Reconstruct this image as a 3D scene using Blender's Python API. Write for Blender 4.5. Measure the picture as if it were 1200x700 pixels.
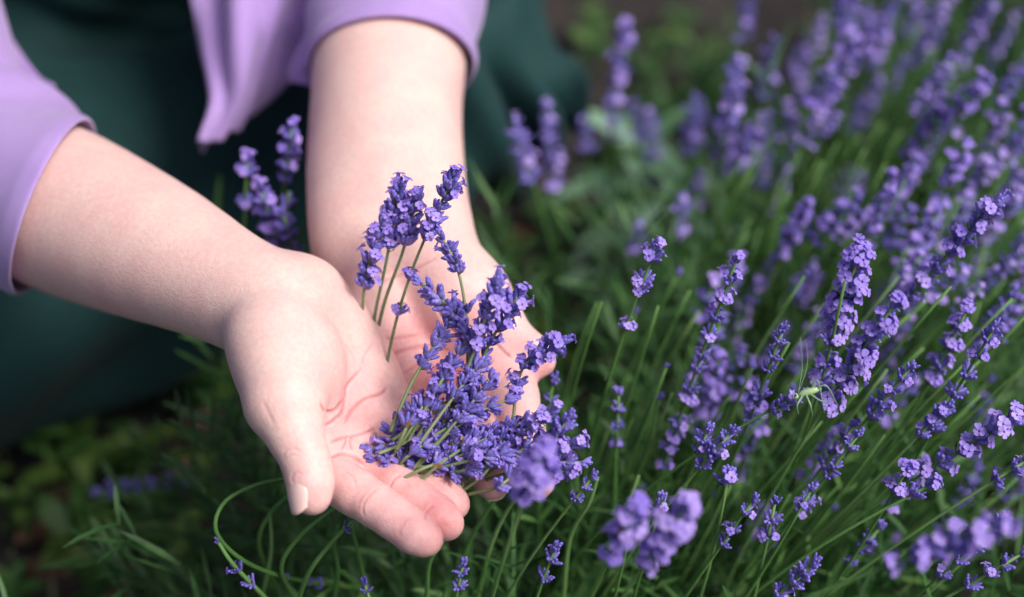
import bpy, math, random
import numpy as np
from mathutils import Vector, Matrix, Quaternion

for o in list(bpy.data.objects):
    bpy.data.objects.remove(o, do_unlink=True)
scene = bpy.context.scene
COL = scene.collection
rnd = random.Random(11)
nrng = np.random.default_rng(5)

# ------------------------------------------------------------------ camera
PITCH = math.radians(42.0)
CAM_H = 0.88
FPX = 2000.0                      # focal length in photo pixels (1200 wide)
cd = bpy.data.cameras.new('camera')
cam = bpy.data.objects.new('camera', cd)
COL.objects.link(cam)
cam.location = (0, 0, CAM_H)
cam.rotation_euler = (math.pi / 2 - PITCH, 0, 0)
cd.sensor_width = 36.0
cd.lens = 60.0
cd.clip_start = 0.02
cd.clip_end = 500.0
cd.dof.use_dof = True
cd.dof.focus_distance = 0.742
cd.dof.aperture_fstop = 3.3
scene.camera = cam
scene.render.resolution_x = 1024
scene.render.resolution_y = 597

# ------------------------------------------------------------------ sky, sun, exposure
SUN_EL, SUN_AZ = math.radians(54), math.radians(118)   # azimuth clockwise from +Y
world = bpy.data.worlds.new('World')
scene.world = world
world.use_nodes = True
wn = world.node_tree
bg = wn.nodes['Background']
sky = wn.nodes.new('ShaderNodeTexSky')
sky.sky_type = 'NISHITA'
sky.sun_disc = False
sky.sun_elevation = SUN_EL
sky.sun_rotation = SUN_AZ
sky.air_density = 0.7
sky.dust_density = 4.0
sky.ozone_density = 0.6
wn.links.new(sky.outputs[0], bg.inputs[0])
bg.inputs[1].default_value = 0.06
sl = bpy.data.lights.new('sun', 'SUN')
sl.energy = 1.5
sl.angle = math.radians(24)
sl.color = (1.0, 0.98, 0.955)
sun = bpy.data.objects.new('sun', sl)
COL.objects.link(sun)
sdir = Vector((math.sin(SUN_AZ) * math.cos(SUN_EL), math.cos(SUN_AZ) * math.cos(SUN_EL), math.sin(SUN_EL)))
sun.rotation_euler = sdir.to_track_quat('Z', 'Y').to_euler()
sun.location = (2, -1, 4)
vs = scene.view_settings
vs.view_transform = 'Standard'
vs.look = 'None'
vs.gamma = 1.0
vs.use_curve_mapping = False
vs.exposure = 1.16

# ------------------------------------------------------------------ pixel -> place
CF = np.array([0, math.cos(PITCH), -math.sin(PITCH)])
CU = np.array([0, math.sin(PITCH), math.cos(PITCH)])
CR = np.array([1.0, 0, 0])
C0 = np.array([0, 0, CAM_H])


def CP(px, py, d):                # camera space point (right, up, depth)
    return np.array([(px - 600) / FPX * d, (350 - py) / FPX * d, d])


def cam2world(p):
    p = np.asarray(p, float)
    return C0 + p[..., 0:1] * CR + p[..., 1:2] * CU + p[..., 2:3] * CF


def P(px, py, d):
    return cam2world(CP(px, py, d))


def ground_at(px, py, z=0.0):
    dr = CP(px, py, 1.0)
    w = dr[0] * CR + dr[1] * CU + CF
    t = (z - CAM_H) / w[2]
    return C0 + w * t


# ------------------------------------------------------------------ materials
def new_mat(name):
    m = bpy.data.materials.new(name)
    m.use_nodes = True
    nt = m.node_tree
    return m, nt, nt.nodes['Principled BSDF']


def noise_mat(name, cols, scale=20, rough=0.6, bump=0.0, bscale=None, detail=4, per_object=0.0, sheen=0.0,
              trans=0.0, coord='Object', sss=0.0, distort=0.0, stretch=None, spec=0.5):
    m, nt, b = new_mat(name)
    N, L = nt.nodes, nt.links
    tc = N.new('ShaderNodeTexCoord')
    src = tc.outputs[coord]
    if stretch:
        mp = N.new('ShaderNodeMapping')
        mp.inputs['Scale'].default_value = stretch
        L.new(src, mp.inputs[0])
        src = mp.outputs[0]
    nz = N.new('ShaderNodeTexNoise')
    nz.inputs['Scale'].default_value = scale
    nz.inputs['Detail'].default_value = detail
    nz.inputs['Distortion'].default_value = distort
    L.new(src, nz.inputs['Vector'])
    cr = N.new('ShaderNodeValToRGB')
    n = len(cols)
    while len(cr.color_ramp.elements) < n:
        cr.color_ramp.elements.new(0.5)
    for i, c in enumerate(cols):
        e = cr.color_ramp.elements[i]
        e.position = 0.28 + 0.44 * i / max(1, n - 1)
        e.color = (*c, 1)
    fac = nz.outputs[0]
    if per_object > 0:
        oi = N.new('ShaderNodeObjectInfo')
        mix = N.new('ShaderNodeMix')
        mix.inputs['Factor'].default_value = per_object
        L.new(nz.outputs[0], mix.inputs['A'])
        mr = N.new('ShaderNodeMapRange')
        mr.inputs['To Min'].default_value = 0.22
        mr.inputs['To Max'].default_value = 0.78
        L.new(oi.outputs['Random'], mr.inputs['Value'])
        L.new(mr.outputs[0], mix.inputs['B'])
        fac = mix.outputs['Result']
    L.new(fac, cr.inputs[0])
    L.new(cr.outputs[0], b.inputs['Base Color'])
    b.inputs['Roughness'].default_value = rough
    b.inputs['Specular IOR Level'].default_value = spec
    if sheen:
        b.inputs['Sheen Weight'].default_value = sheen
        b.inputs['Sheen Roughness'].default_value = 0.4
    if sss:
        b.inputs['Subsurface Weight'].default_value = sss
        b.inputs['Subsurface Radius'].default_value = (0.6, 0.4, 1.0)
        b.inputs['Subsurface Scale'].default_value = 0.0015
    if bump:
        bn = N.new('ShaderNodeTexNoise')
        bn.inputs['Scale'].default_value = bscale or scale * 4
        bn.inputs['Detail'].default_value = 3
        L.new(src, bn.inputs['Vector'])
        bp = N.new('ShaderNodeBump')
        bp.inputs['Strength'].default_value = bump
        bp.inputs['Distance'].default_value = 0.001
        L.new(bn.outputs[0], bp.inputs['Height'])
        L.new(bp.outputs[0], b.inputs['Normal'])
    if trans:
        out = N['Material Output']
        tr = N.new('ShaderNodeBsdfTranslucent')
        L.new(cr.outputs[0], tr.inputs[0])
        ms = N.new('ShaderNodeMixShader')
        ms.inputs[0].default_value = trans
        L.new(b.outputs[0], ms.inputs[1])
        L.new(tr.outputs[0], ms.inputs[2])
        L.new(ms.outputs[0], out.inputs[0])
    return m


M_calyx = noise_mat('lavender_calyx', [(0.06, 0.048, 0.24), (0.15, 0.12, 0.46), (0.34, 0.28, 0.66)], 260, 0.6, 0.4, 1500, per_object=0.35, sheen=0.25)
M_bud = noise_mat('lavender_bud_tip', [(0.11, 0.085, 0.42), (0.23, 0.175, 0.64)], 200, 0.55, per_object=0.4)
M_petal = noise_mat('lavender_petal', [(0.28, 0.19, 0.72), (0.43, 0.30, 0.82), (0.57, 0.43, 0.87)], 180, 0.55, 0.2, 900, per_object=0.4, trans=0.3)
M_bract = noise_mat('lavender_bract', [(0.12, 0.055, 0.02), (0.22, 0.13, 0.05)], 300, 0.8)
M_stem = noise_mat('lavender_stem', [(0.055, 0.15, 0.028), (0.11, 0.25, 0.055), (0.20, 0.33, 0.11)], 90, 0.6, 0.3, 1800, per_object=0.5, stretch=(1, 1, 0.15))
M_cut = noise_mat('cut_stem', [(0.11, 0.17, 0.06), (0.18, 0.24, 0.10), (0.27, 0.32, 0.16)], 90, 0.65, 0.3, 1800, per_object=0.5)
M_leaf = noise_mat('lavender_leaf', [(0.012, 0.048, 0.012), (0.032, 0.105, 0.022), (0.10, 0.22, 0.06)], 45, 0.55, trans=0.2, detail=2)
M_sage = noise_mat('broad_leaf', [(0.11, 0.24, 0.10), (0.20, 0.36, 0.22), (0.32, 0.46, 0.34)], 40, 0.6, 0.5, 700, per_object=0.6, trans=0.2)
M_weed = noise_mat('weed_leaf', [(0.025, 0.07, 0.015), (0.05, 0.13, 0.025), (0.13, 0.2, 0.04)], 30, 0.5, 0.4, 400, per_object=0.7, trans=0.2)
M_dead = noise_mat('dead_leaf', [(0.10, 0.05, 0.03), (0.22, 0.11, 0.08), (0.30, 0.17, 0.14)], 40, 0.8, 0.6, 300, per_object=0.7)
M_grass = noise_mat('grass_blade', [(0.012, 0.032, 0.008), (0.05, 0.075, 0.018), (0.20, 0.17, 0.085)], 9, 0.6, trans=0.2, detail=2)
M_soil = noise_mat('soil', [(0.008, 0.006, 0.006), (0.02, 0.015, 0.013), (0.045, 0.033, 0.030)], 18, 0.95, 1.0, 60, detail=8)
M_cardi = noise_mat('lilac_knit', [(0.38, 0.24, 0.55), (0.45, 0.30, 0.63)], 30, 0.85, 0.35, 2600, sheen=0.35, detail=2)
M_dress = noise_mat('dark_green_cloth', [(0.007, 0.034, 0.034), (0.010, 0.045, 0.045)], 20, 0.75, 0.3, 1500, sheen=0.05, detail=2, spec=0.25)
M_hair = noise_mat('brown_hair', [(0.03, 0.016, 0.008), (0.08, 0.042, 0.02)], 30, 0.45, 0.8, 90, stretch=(6, 6, 0.6))
M_insect = noise_mat('insect_green', [(0.25, 0.42, 0.16), (0.45, 0.60, 0.30)], 300, 0.4)
M_insect_leg = noise_mat('insect_leg', [(0.14, 0.24, 0.16), (0.22, 0.34, 0.2)], 300, 0.4)
M_eye = noise_mat('insect_eye', [(0.02, 0.015, 0.01), (0.05, 0.03, 0.02)], 300, 0.2)


def skin_material():
    m, nt, b = new_mat('skin')
    N, L = nt.nodes, nt.links
    tc = N.new('ShaderNodeTexCoord')
    at = N.new('ShaderNodeAttribute')
    at.attribute_name = 'flush'
    n1 = N.new('ShaderNodeTexNoise')
    n1.inputs['Scale'].default_value = 55
    n1.inputs['Detail'].default_value = 5
    L.new(tc.outputs['Object'], n1.inputs['Vector'])
    mr = N.new('ShaderNodeMapRange')
    mr.inputs['From Min'].default_value = 0.3
    mr.inputs['From Max'].default_value = 0.7
    mr.inputs['To Min'].default_value = -0.16
    mr.inputs['To Max'].default_value = 0.16
    L.new(n1.outputs[0], mr.inputs['Value'])
    ad = N.new('ShaderNodeMath')
    ad.operation = 'ADD'
    L.new(at.outputs['Fac'], ad.inputs[0])
    L.new(mr.outputs[0], ad.inputs[1])
    cr = N.new('ShaderNodeValToRGB')
    e = cr.color_ramp.elements
    e[0].position = 0.0
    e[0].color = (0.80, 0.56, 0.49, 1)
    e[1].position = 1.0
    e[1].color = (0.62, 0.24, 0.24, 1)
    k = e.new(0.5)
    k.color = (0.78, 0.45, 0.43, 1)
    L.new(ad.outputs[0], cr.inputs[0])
    # tiny freckles and fine mottling
    n2 = N.new('ShaderNodeTexNoise')
    n2.inputs['Scale'].default_value = 420
    n2.inputs['Detail'].default_value = 3
    L.new(tc.outputs['Object'], n2.inputs['Vector'])
    mr2 = N.new('ShaderNodeMapRange')
    mr2.inputs['From Min'].default_value = 0.35
    mr2.inputs['From Max'].default_value = 0.65
    mr2.inputs['To Min'].default_value = 0.945
    mr2.inputs['To Max'].default_value = 1.05
    L.new(n2.outputs[0], mr2.inputs['Value'])
    mx = N.new('ShaderNodeMix')
    mx.data_type = 'RGBA'
    mx.blend_type = 'MULTIPLY'
    mx.inputs['Factor'].default_value = 1
    L.new(cr.outputs[0], mx.inputs['A'])
    L.new(mr2.outputs[0], mx.inputs['B'])
    L.new(mx.outputs['Result'], b.inputs['Base Color'])
    b.inputs['Roughness'].default_value = 0.5
    b.inputs['Specular IOR Level'].default_value = 0.38
    b.inputs['Subsurface Weight'].default_value = 0.35
    b.inputs['Subsurface Radius'].default_value = (1.0, 0.32, 0.18)
    b.inputs['Subsurface Scale'].default_value = 0.004
    vo = N.new('ShaderNodeTexVoronoi')
    vo.inputs['Scale'].default_value = 900
    L.new(tc.outputs['Object'], vo.inputs['Vector'])
    bp = N.new('ShaderNodeBump')
    bp.inputs['Strength'].default_value = 0.3
    bp.inputs['Distance'].default_value = 0.0004
    L.new(vo.outputs['Distance'], bp.inputs['Height'])
    L.new(bp.outputs[0], b.inputs['Normal'])
    return m


M_skin = skin_material()
M_nail = noise_mat('nail', [(0.85, 0.56, 0.50), (0.90, 0.64, 0.57)], 60, 0.28, sss=0.2)


# ------------------------------------------------------------------ object helpers
def link(name, mesh, parent=None, base=None):
    o = bpy.data.objects.new(name, mesh)
    COL.objects.link(o)
    if parent is not None:
        o.parent = parent
        if base is not None:
            o.matrix_parent_inverse = Matrix.Translation(-Vector(base))
    return o


def empty(name, loc):
    o = bpy.data.objects.new(name, None)
    o.empty_display_size = 0.02
    COL.objects.link(o)
    o.location = Vector(loc)
    return o


def tag(o, label=None, cat=None, group=None, kind=None):
    if label: o['label'] = label
    if cat: o['category'] = cat
    if group: o['group'] = group
    if kind: o['kind'] = kind
    return o


def pymesh(name, v, f, mats, mi=None, smooth=True):
    me = bpy.data.meshes.new(name)
    me.from_pydata([tuple(x) for x in v], [], [tuple(x) for x in f])
    for m in (mats if isinstance(mats, (list, tuple)) else [mats]):
        me.materials.append(m)
    if mi is not None:
        me.polygons.foreach_set('material_index', np.asarray(mi, dtype=np.int32))
    if smooth:
        me.polygons.foreach_set('use_smooth', np.ones(len(me.polygons), dtype=bool))
    me.update()
    return me


def npmesh(name, v, quads, mats, smooth=True):
    v = np.asarray(v, dtype=np.float32)
    q = np.asarray(quads, dtype=np.int32)
    k = q.shape[1]
    me = bpy.data.meshes.new(name)
    me.vertices.add(len(v))
    me.vertices.foreach_set('co', v.ravel())
    me.loops.add(q.size)
    me.loops.foreach_set('vertex_index', q.ravel())
    me.polygons.add(len(q))
    me.polygons.foreach_set('loop_start', np.arange(0, q.size, k, dtype=np.int32))
    me.polygons.foreach_set('loop_total', np.full(len(q), k, dtype=np.int32))
    if smooth:
        me.polygons.foreach_set('use_smooth', np.ones(len(q), dtype=bool))
    for m in (mats if isinstance(mats, (list, tuple)) else [mats]):
        me.materials.append(m)
    me.update(calc_edges=True)
    me.validate()
    return me


def catmull(pts, n):
    pts = np.asarray(pts, float)
    ext = np.vstack([2 * pts[0] - pts[1], pts, 2 * pts[-1] - pts[-2]])
    m = len(pts) - 1
    out = []
    for t in np.linspace(0, m, n):
        i = min(int(t), m - 1)
        f = t - i
        p0, p1, p2, p3 = ext[i], ext[i + 1], ext[i + 2], ext[i + 3]
        out.append(0.5 * ((2 * p1) + (-p0 + p2) * f + (2 * p0 - 5 * p1 + 4 * p2 - p3) * f * f + (-p0 + 3 * p1 - 3 * p2 + p3) * f ** 3))
    return np.array(out)


def tube_arrays(pts, radii, sides=6):
    pts = np.asarray(pts, float)
    n = len(pts)
    tg = np.gradient(pts, axis=0)
    tg /= np.linalg.norm(tg, axis=1)[:, None] + 1e-12
    ref = np.array([0.3, 0.9, 0.1])
    if abs(tg[0] @ ref) > 0.9:
        ref = np.array([1.0, 0, 0])
    V = []
    u = None
    for i in range(n):
        if u is None:
            u = np.cross(tg[i], ref)
        u = u - tg[i] * (u @ tg[i])
        u /= np.linalg.norm(u)
        w = np.cross(tg[i], u)
        for k in range(sides):
            a = 2 * math.pi * k / sides
            V.append(pts[i] + radii[i] * (math.cos(a) * u + math.sin(a) * w))
    F = []
    for i in range(n - 1):
        for k in range(sides):
            k2 = (k + 1) % sides
            F.append((i * sides + k, i * sides + k2, (i + 1) * sides + k2, (i + 1) * sides + k))
    F.append(tuple(range(sides - 1, -1, -1)))
    F.append(tuple((n - 1) * sides + k for k in range(sides)))
    return V, F


# ------------------------------------------------------------------ implicit surfaces (for the body)
BIG = 0.05


class Field:
    def __init__(self, lo, hi, h):
        self.lo = np.asarray(lo, float)
        self.h = h
        self.n = np.ceil((np.asarray(hi) - self.lo) / h).astype(int) + 1
        self.D = np.full(self.n, BIG, dtype=np.float32)

    def block(self, pts, margin):
        pts = np.asarray(pts)
        a = np.floor((pts.min(0) - margin - self.lo) / self.h).astype(int)
        b = np.ceil((pts.max(0) + margin - self.lo) / self.h).astype(int) + 1
        a = np.clip(a, 0, self.n)
        b = np.clip(b, 0, self.n)
        sl_ = tuple(slice(x, y) for x, y in zip(a, b))
        ax = [(self.lo[i] + self.h * np.arange(a[i], b[i])).astype(np.float32) for i in range(3)]
        return sl_, ax


def d_cone(ax, a, b, ra, rb):
    X, Y, Z = ax[0][:, None, None], ax[1][None, :, None], ax[2][None, None, :]
    ba = (b - a).astype(np.float32)
    l2 = float(ba @ ba) + 1e-12
    t = ((X - a[0]) * ba[0] + (Y - a[1]) * ba[1] + (Z - a[2]) * ba[2]) / l2
    t = np.clip(t, 0, 1)
    dx = X - (a[0] + t * ba[0])
    dy = Y - (a[1] + t * ba[1])
    dz = Z - (a[2] + t * ba[2])
    ts = t * t * (3 - 2 * t) * 0.35 + t * 0.65
    return np.sqrt(dx * dx + dy * dy + dz * dz) - (ra + (rb - ra) * ts)


def smin(a, b, k):
    h = np.clip(0.5 + 0.5 * (b - a) / k, 0, 1)
    return b + (a - b) * h - k * h * (1 - h)


def add_cones(field, cones, k, D=None):
    """cones: list of (a, b, ra, rb); smooth union into D"""
    D = field.D if D is None else D
    for a, b, ra, rb in cones:
        r = max(ra, rb)
        sl_, ax = field.block([a, b], r + k + 0.012)
        d = d_cone(ax, a, b, ra, rb)
        D[sl_] = smin(D[sl_], d, k)


def surface_nets(D, lo, h):
    D = D.astype(np.float32)
    ins = D < 0
    nx, ny, nz = D.shape
    c = np.zeros((nx - 1, ny - 1, nz - 1), dtype=np.uint8)
    for i in (0, 1):
        for j in (0, 1):
            for k in (0, 1):
                c += ins[i:nx - 1 + i, j:ny - 1 + j, k:nz - 1 + k]
    act = (c > 0) & (c < 8)
    I, J, K = np.nonzero(act)
    idx = np.full(act.shape, -1, dtype=np.int32)
    idx[I, J, K] = np.arange(len(I), dtype=np.int32)
    S = np.zeros((len(I), 3))
    cnt = np.zeros(len(I))
    corners = [(i, j, k) for i in (0, 1) for j in (0, 1) for k in (0, 1)]
    for a in corners:
        for ax in range(3):
            if a[ax] == 1:
                continue
            b = list(a)
            b[ax] = 1
            da = D[I + a[0], J + a[1], K + a[2]]
            db = D[I + b[0], J + b[1], K + b[2]]
            m = (da < 0) != (db < 0)
            t = np.where(m, da / np.where(m, da - db, 1), 0)
            p = np.array(a, float)[None, :].repeat(len(I), 0)
            p[:, ax] += t
            S[m] += p[m]
            cnt[m] += 1
    V = (S / cnt[:, None] + np.stack([I, J, K], 1)) * h + lo
    quads = []
    for ax in range(3):
        sa = [slice(None)] * 3
        sb = [slice(None)] * 3
        sa[ax] = slice(0, -1)
        sb[ax] = slice(1, None)
        A, B = ins[tuple(sa)], ins[tuple(sb)]
        x = A != B
        o1, o2 = [(1, 2), (2, 0), (0, 1)][ax]
        g = list(np.nonzero(x))
        ok = (g[o1] > 0) & (g[o2] > 0) & (g[o1] < D.shape[o1] - 1) & (g[o2] < D.shape[o2] - 1)
        g = [q[ok] for q in g]
        flip = ~A[g[0], g[1], g[2]]

        def cell(d1, d2):
            q = [w.copy() for w in g]
            q[o1] -= d1
            q[o2] -= d2
            return idx[q[0], q[1], q[2]]
        q = np.stack([cell(1, 1), cell(0, 1), cell(0, 0), cell(1, 0)], 1)
        q[flip] = q[flip][:, ::-1]
        quads.append(q)
    Q = np.vstack(quads)
    Q = Q[(Q >= 0).all(1)]
    return V, Q


def relax(V, Q, it=2, lam=0.5):
    E = np.vstack([Q[:, [0, 1]], Q[:, [1, 2]], Q[:, [2, 3]], Q[:, [3, 0]]])
    deg = np.bincount(E[:, 0], minlength=len(V)) + np.bincount(E[:, 1], minlength=len(V))
    for _ in range(it):
        S = np.zeros_like(V)
        for a in range(3):
            S[:, a] = np.bincount(E[:, 0], V[E[:, 1], a], len(V)) + np.bincount(E[:, 1], V[E[:, 0], a], len(V))
        V = V + lam * (S / np.maximum(deg, 1)[:, None] - V)
    return V


def vnormals(V, Q):
    n = np.cross(V[Q[:, 2]] - V[Q[:, 0]], V[Q[:, 3]] - V[Q[:, 1]])
    N = np.zeros_like(V)
    for a in range(3):
        for k in range(4):
            N[:, a] += np.bincount(Q[:, k], n[:, a], len(V))
    return N / (np.linalg.norm(N, axis=1)[:, None] + 1e-15)


# ------------------------------------------------------------------ arms and hands (camera space joints)
def J(px, py, d, r=None):
    return CP(px, py, d) if r is None else (CP(px, py, d), r * 0.001)


def dense(js, n):
    a = catmull([list(p) + [r] for p, r in js], n)
    return [(q[:3], float(q[3])) for q in a]


def chain(js):
    return [(js[i][0], js[i + 1][0], js[i][1], js[i + 1][1]) for i in range(len(js) - 1)]


def build_arm(palm_chains, fingers, thumb, pads, dents, creases, red, h=0.00075, kp=0.011, webs=0.006):
    allp = np.array([p for ch in palm_chains + fingers + [thumb] for p, r in ch])
    rmax = 0.05
    f = Field(allp.min(0) - 0.05, allp.max(0) + 0.05, h)
    for ch in palm_chains:
        add_cones(f, chain(ch), kp)
    for p, r in pads:
        add_cones(f, [(p, p + 1e-5, r, r)], kp)
    palm = f.D.copy()
    # hollows
    for p, r, k in dents:
        sl_, ax = f.block([p], r + k)
        d = d_cone(ax, p, p + 1e-5, r, r)
        palm[sl_] = -smin(-palm[sl_], d, k)
    D = palm.copy()
    for ch, kk in [(c, webs) for c in fingers] + [(thumb, 0.009)]:
        pts = [p for p, r in ch]
        sl_, ax = f.block(pts, 0.03)
        loc = np.full(D[sl_].shape, BIG, dtype=np.float32)
        for a, b, ra, rb in chain(ch):
            loc = smin(loc, d_cone(ax, a, b, ra, rb), 0.0035)
        D[sl_] = np.minimum(D[sl_], smin(palm[sl_], loc, kk))
    V, Q = surface_nets(D, f.lo, h)
    V = relax(V, Q, 4, 0.5)
    N = vnormals(V, Q)
    # creases: grooves traced over the skin facing the camera
    px = 600 + V[:, 0] / V[:, 2] * FPX
    py = 350 - V[:, 1] / V[:, 2] * FPX
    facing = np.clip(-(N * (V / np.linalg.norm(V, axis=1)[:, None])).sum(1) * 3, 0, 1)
    disp = np.zeros(len(V))
    flush = np.zeros(len(V))
    for poly, depth, wid, (d0, d1) in creases:
        wid = wid * .72
        pl = catmull(np.array(poly, float), len(poly) * 5) if len(poly) > 2 else np.array(poly, float)
        best = np.full(len(V), 1e9)
        tt = np.zeros(len(V))
        near = (px > pl[:, 0].min() - 12) & (px < pl[:, 0].max() + 12) & (py > pl[:, 1].min() - 12) & (py < pl[:, 1].max() + 12) & (V[:, 2] > d0) & (V[:, 2] < d1) & (facing > 0)
        ii = np.nonzero(near)[0]
        if len(ii) == 0:
            continue
        for s in range(len(pl) - 1):
            a, b = pl[s], pl[s + 1]
            ab = b - a
            t = np.clip(((px[ii] - a[0]) * ab[0] + (py[ii] - a[1]) * ab[1]) / (ab @ ab + 1e-9), 0, 1)
            dd = np.hypot(px[ii] - a[0] - t * ab[0], py[ii] - a[1] - t * ab[1])
            up = dd < best[ii]
            tt[ii[up]] = (s + t[up]) / (len(pl) - 1)
            best[ii] = np.minimum(best[ii], dd)
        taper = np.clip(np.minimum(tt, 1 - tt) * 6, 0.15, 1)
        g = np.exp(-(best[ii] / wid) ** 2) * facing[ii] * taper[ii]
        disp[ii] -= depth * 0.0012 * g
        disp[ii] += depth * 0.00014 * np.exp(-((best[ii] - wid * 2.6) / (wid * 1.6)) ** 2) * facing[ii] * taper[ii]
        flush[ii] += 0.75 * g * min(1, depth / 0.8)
    V = V + N * disp[:, None]
    for p, r, a in red:
        dd = np.linalg.norm(V - p, axis=1)
        flush += .75 * a * np.exp(-(dd / r) ** 2)
    hand = np.clip((V[:, 2].max() - V[:, 2]) / (V[:, 2].max() - V[:, 2].min()) * 2.2 - 1.0, 0, 1)
    return V, Q, np.clip(flush * 1.15 + .09 + .09 * hand, 0, 1)


# ---- image-left hand: seen from its thumb side
Lw = dense([(J(-85, 155, .93), .032), (J(-20, 200, .90), .037), (J(60, 240, .857), .0385), (J(130, 272, .826), .0345), (J(200, 303, .799), .0290), (J(275, 341, .772), .0225), (J(322, 364, .757), .0198)], 16)
L_palm = [
    Lw,
    dense([(J(60, 244, .868), .026), (J(190, 300, .822), .0235), (J(285, 344, .790), .0195), (J(335, 360, .778), .0175)], 12),
    [J(322, 364, .757, 20.5), J(345, 425, .744, 19), J(370, 540, .742, 12)],
    [J(340, 362, .768, 19), J(400, 455, .768, 14), J(410, 522, .756, 11.5)],
    [J(350, 358, .778, 19), J(415, 440, .783, 14), J(440, 497, .770, 11)],
    [J(358, 356, .783, 18.5), J(395, 398, .789, 18), J(428, 452, .788, 14.5), J(456, 482, .782, 11)],
    [J(320, 398, .740, 19), J(334, 472, .717, 15)],
]
L_thumb = [J(322, 405, .735, 18), J(333, 470, .716, 15), J(347, 512, .710, 11.3), J(359, 543, .707, 9.7), J(364, 566, .7055, 9.3), J(366, 582, .705, 7.8)]
L_fing = [
    [J(366, 544, .739, 11.5), J(400, 567, .729, 9.6), J(418, 578, .724, 9.6), J(440, 592, .718, 8.9), J(461, 606, .714, 8.7), J(477, 617, .712, 8.4), J(489, 626, .710, 8.2), J(499, 632, .709, 7.3)],
    [J(408, 522, .753, 11), J(440, 552, .744, 9.8), J(466, 571, .735, 9.0), J(488, 588, .730, 8.7), J(504, 600, .727, 8.3), J(515, 608, .725, 8.2), J(524, 614, .724, 7.2)],
    [J(438, 498, .768, 10.5), J(464, 530, .756, 9.4), J(489, 556, .746, 8.8), J(508, 571, .741, 8.6), J(521, 582, .738, 8.1), J(532, 591, .736, 7.0)],
    [J(460, 477, .782, 9.5), J(482, 510, .774, 8.2), J(500, 535, .768, 7.4), J(513, 555, .764, 7.1), J(521, 567, .762, 6.2)],
]
L_pads = [(J(342, 430, .737), .018), (J(408, 545, .745), .010), (J(425, 480, .781), .012)]
L_dents = []
L_creases = [
    ([(375, 470), (382, 482), (393, 480), (402, 468)], .9, 2.2, (.70, .80)),
    ([(376, 500), (388, 495), (400, 484), (404, 470), (408, 450), (428, 428)], .75, 2.0, (.70, .80)),
    ([(402, 500), (412, 482), (428, 468), (446, 462), (456, 452)], .7, 2.0, (.70, .82)),
    ([(384, 520), (404, 512), (424, 508), (444, 500)], .6, 2.0, (.70, .82)),
    ([(384, 538), (398, 532), (412, 534), (428, 546)], .9, 2.0, (.69, .80)),
    ([(400, 528), (404, 520), (406, 512)], .5, 1.6, (.69, .80)),
    ([(412, 528), (410, 518), (412, 510)], .45, 1.6, (.69, .80)),
    ([(308, 470), (313, 482), (322, 500)], .22, 3.2, (.69, .76)),
    ([(330, 536), (336, 529), (345, 526), (354, 530)], .35, 1.5, (.69, .74)),
    ([(332, 541), (340, 534), (352, 535)], .28, 1.4, (.69, .74)),
    ([(331, 530), (340, 523), (350, 522)], .22, 1.4, (.69, .74)),
    ([(426, 606), (425, 594), (432, 582), (445, 570)], .3, 1.6, (.69, .75)),
    ([(421, 600), (421, 590), (427, 578)], .15, 1.5, (.69, .75)),
    ([(470, 630), (468, 622), (474, 612), (482, 606)], .18, 1.6, (.69, .75)),
    ([(404, 552), (414, 560), (418, 574)], .3, 1.6, (.69, .75)),
    ([(456, 574), (462, 562), (472, 556)], .4, 1.6, (.69, .78)),
    ([(498, 610), (500, 600), (508, 592)], .35, 1.6, (.69, .78)),
    ([(440, 400), (430, 412), (424, 428)], .35, 2.0, (.72, .82)),
    ([(402, 402), (412, 412), (416, 424)], .25, 2.0, (.72, .82)),
    ([(344, 570), (342, 560), (347, 554), (356, 557)], .35, 1.3, (.69, .72)),
]
L_red = [(J(363, 590, .697), .012, .35), (J(500, 633, .702), .016, .5), (J(525, 615, .717), .016, .5), (J(528, 592, .735), .016, .5),
         (J(440, 588, .712), .017, .28), (J(345, 525, .70), .012, .12), (J(405, 525, .742), .02, .35), (J(430, 470, .772), .028, .35),
         (J(395, 485, .755), .016, .35), (J(470, 560, .735), .02, .35), (J(30, 330, .86), .05, .32), (J(160, 360, .80), .04, .22), (J(385, 580, .73), .014, .4)]

# ---- image-right hand: palm up, fingers towards the camera
R_palm = [
    dense([(J(474, -50, .99), .039), (J(456, 80, .925), .0385), (J(450, 190, .868), .0320), (J(455, 265, .835), .0245), (J(460, 300, .825), .021)], 14),
    dense([(J(456, 60, .94), .027), (J(434, 170, .885), .0265), (J(424, 250, .845), .0218), (J(430, 300, .825), .020)], 14),
    dense([(J(460, 60, .94), .027), (J(468, 170, .88), .0275), (J(486, 250, .842), .0222), (J(497, 292, .823), .0198)], 14),
    [J(430, 300, .825, 21), J(438, 350, .812, 18.5), J(470, 430, .805, 15.5), J(494, 476, .797, 11.5)],
    [J(450, 300, .826, 20), J(490, 400, .818, 14.5), J(528, 484, .792, 11.5)],
    [J(475, 300, .825, 20), J(530, 400, .816, 14), J(563, 480, .787, 12)],
    [J(495, 295, .823, 20), J(560, 400, .803, 14), J(600, 466, .781, 11.2)],
    [J(505, 305, .817, 20), J(545, 350, .804, 17.5), J(568, 385, .798, 13)],
]
R_thumb = [J(515, 315, .812, 18), J(562, 357, .799, 13.6), J(588, 382, .793, 10.5), J(607, 400, .789, 8.6), J(622, 413, .786, 8.4), J(634, 424, .784, 6.9)]
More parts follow.
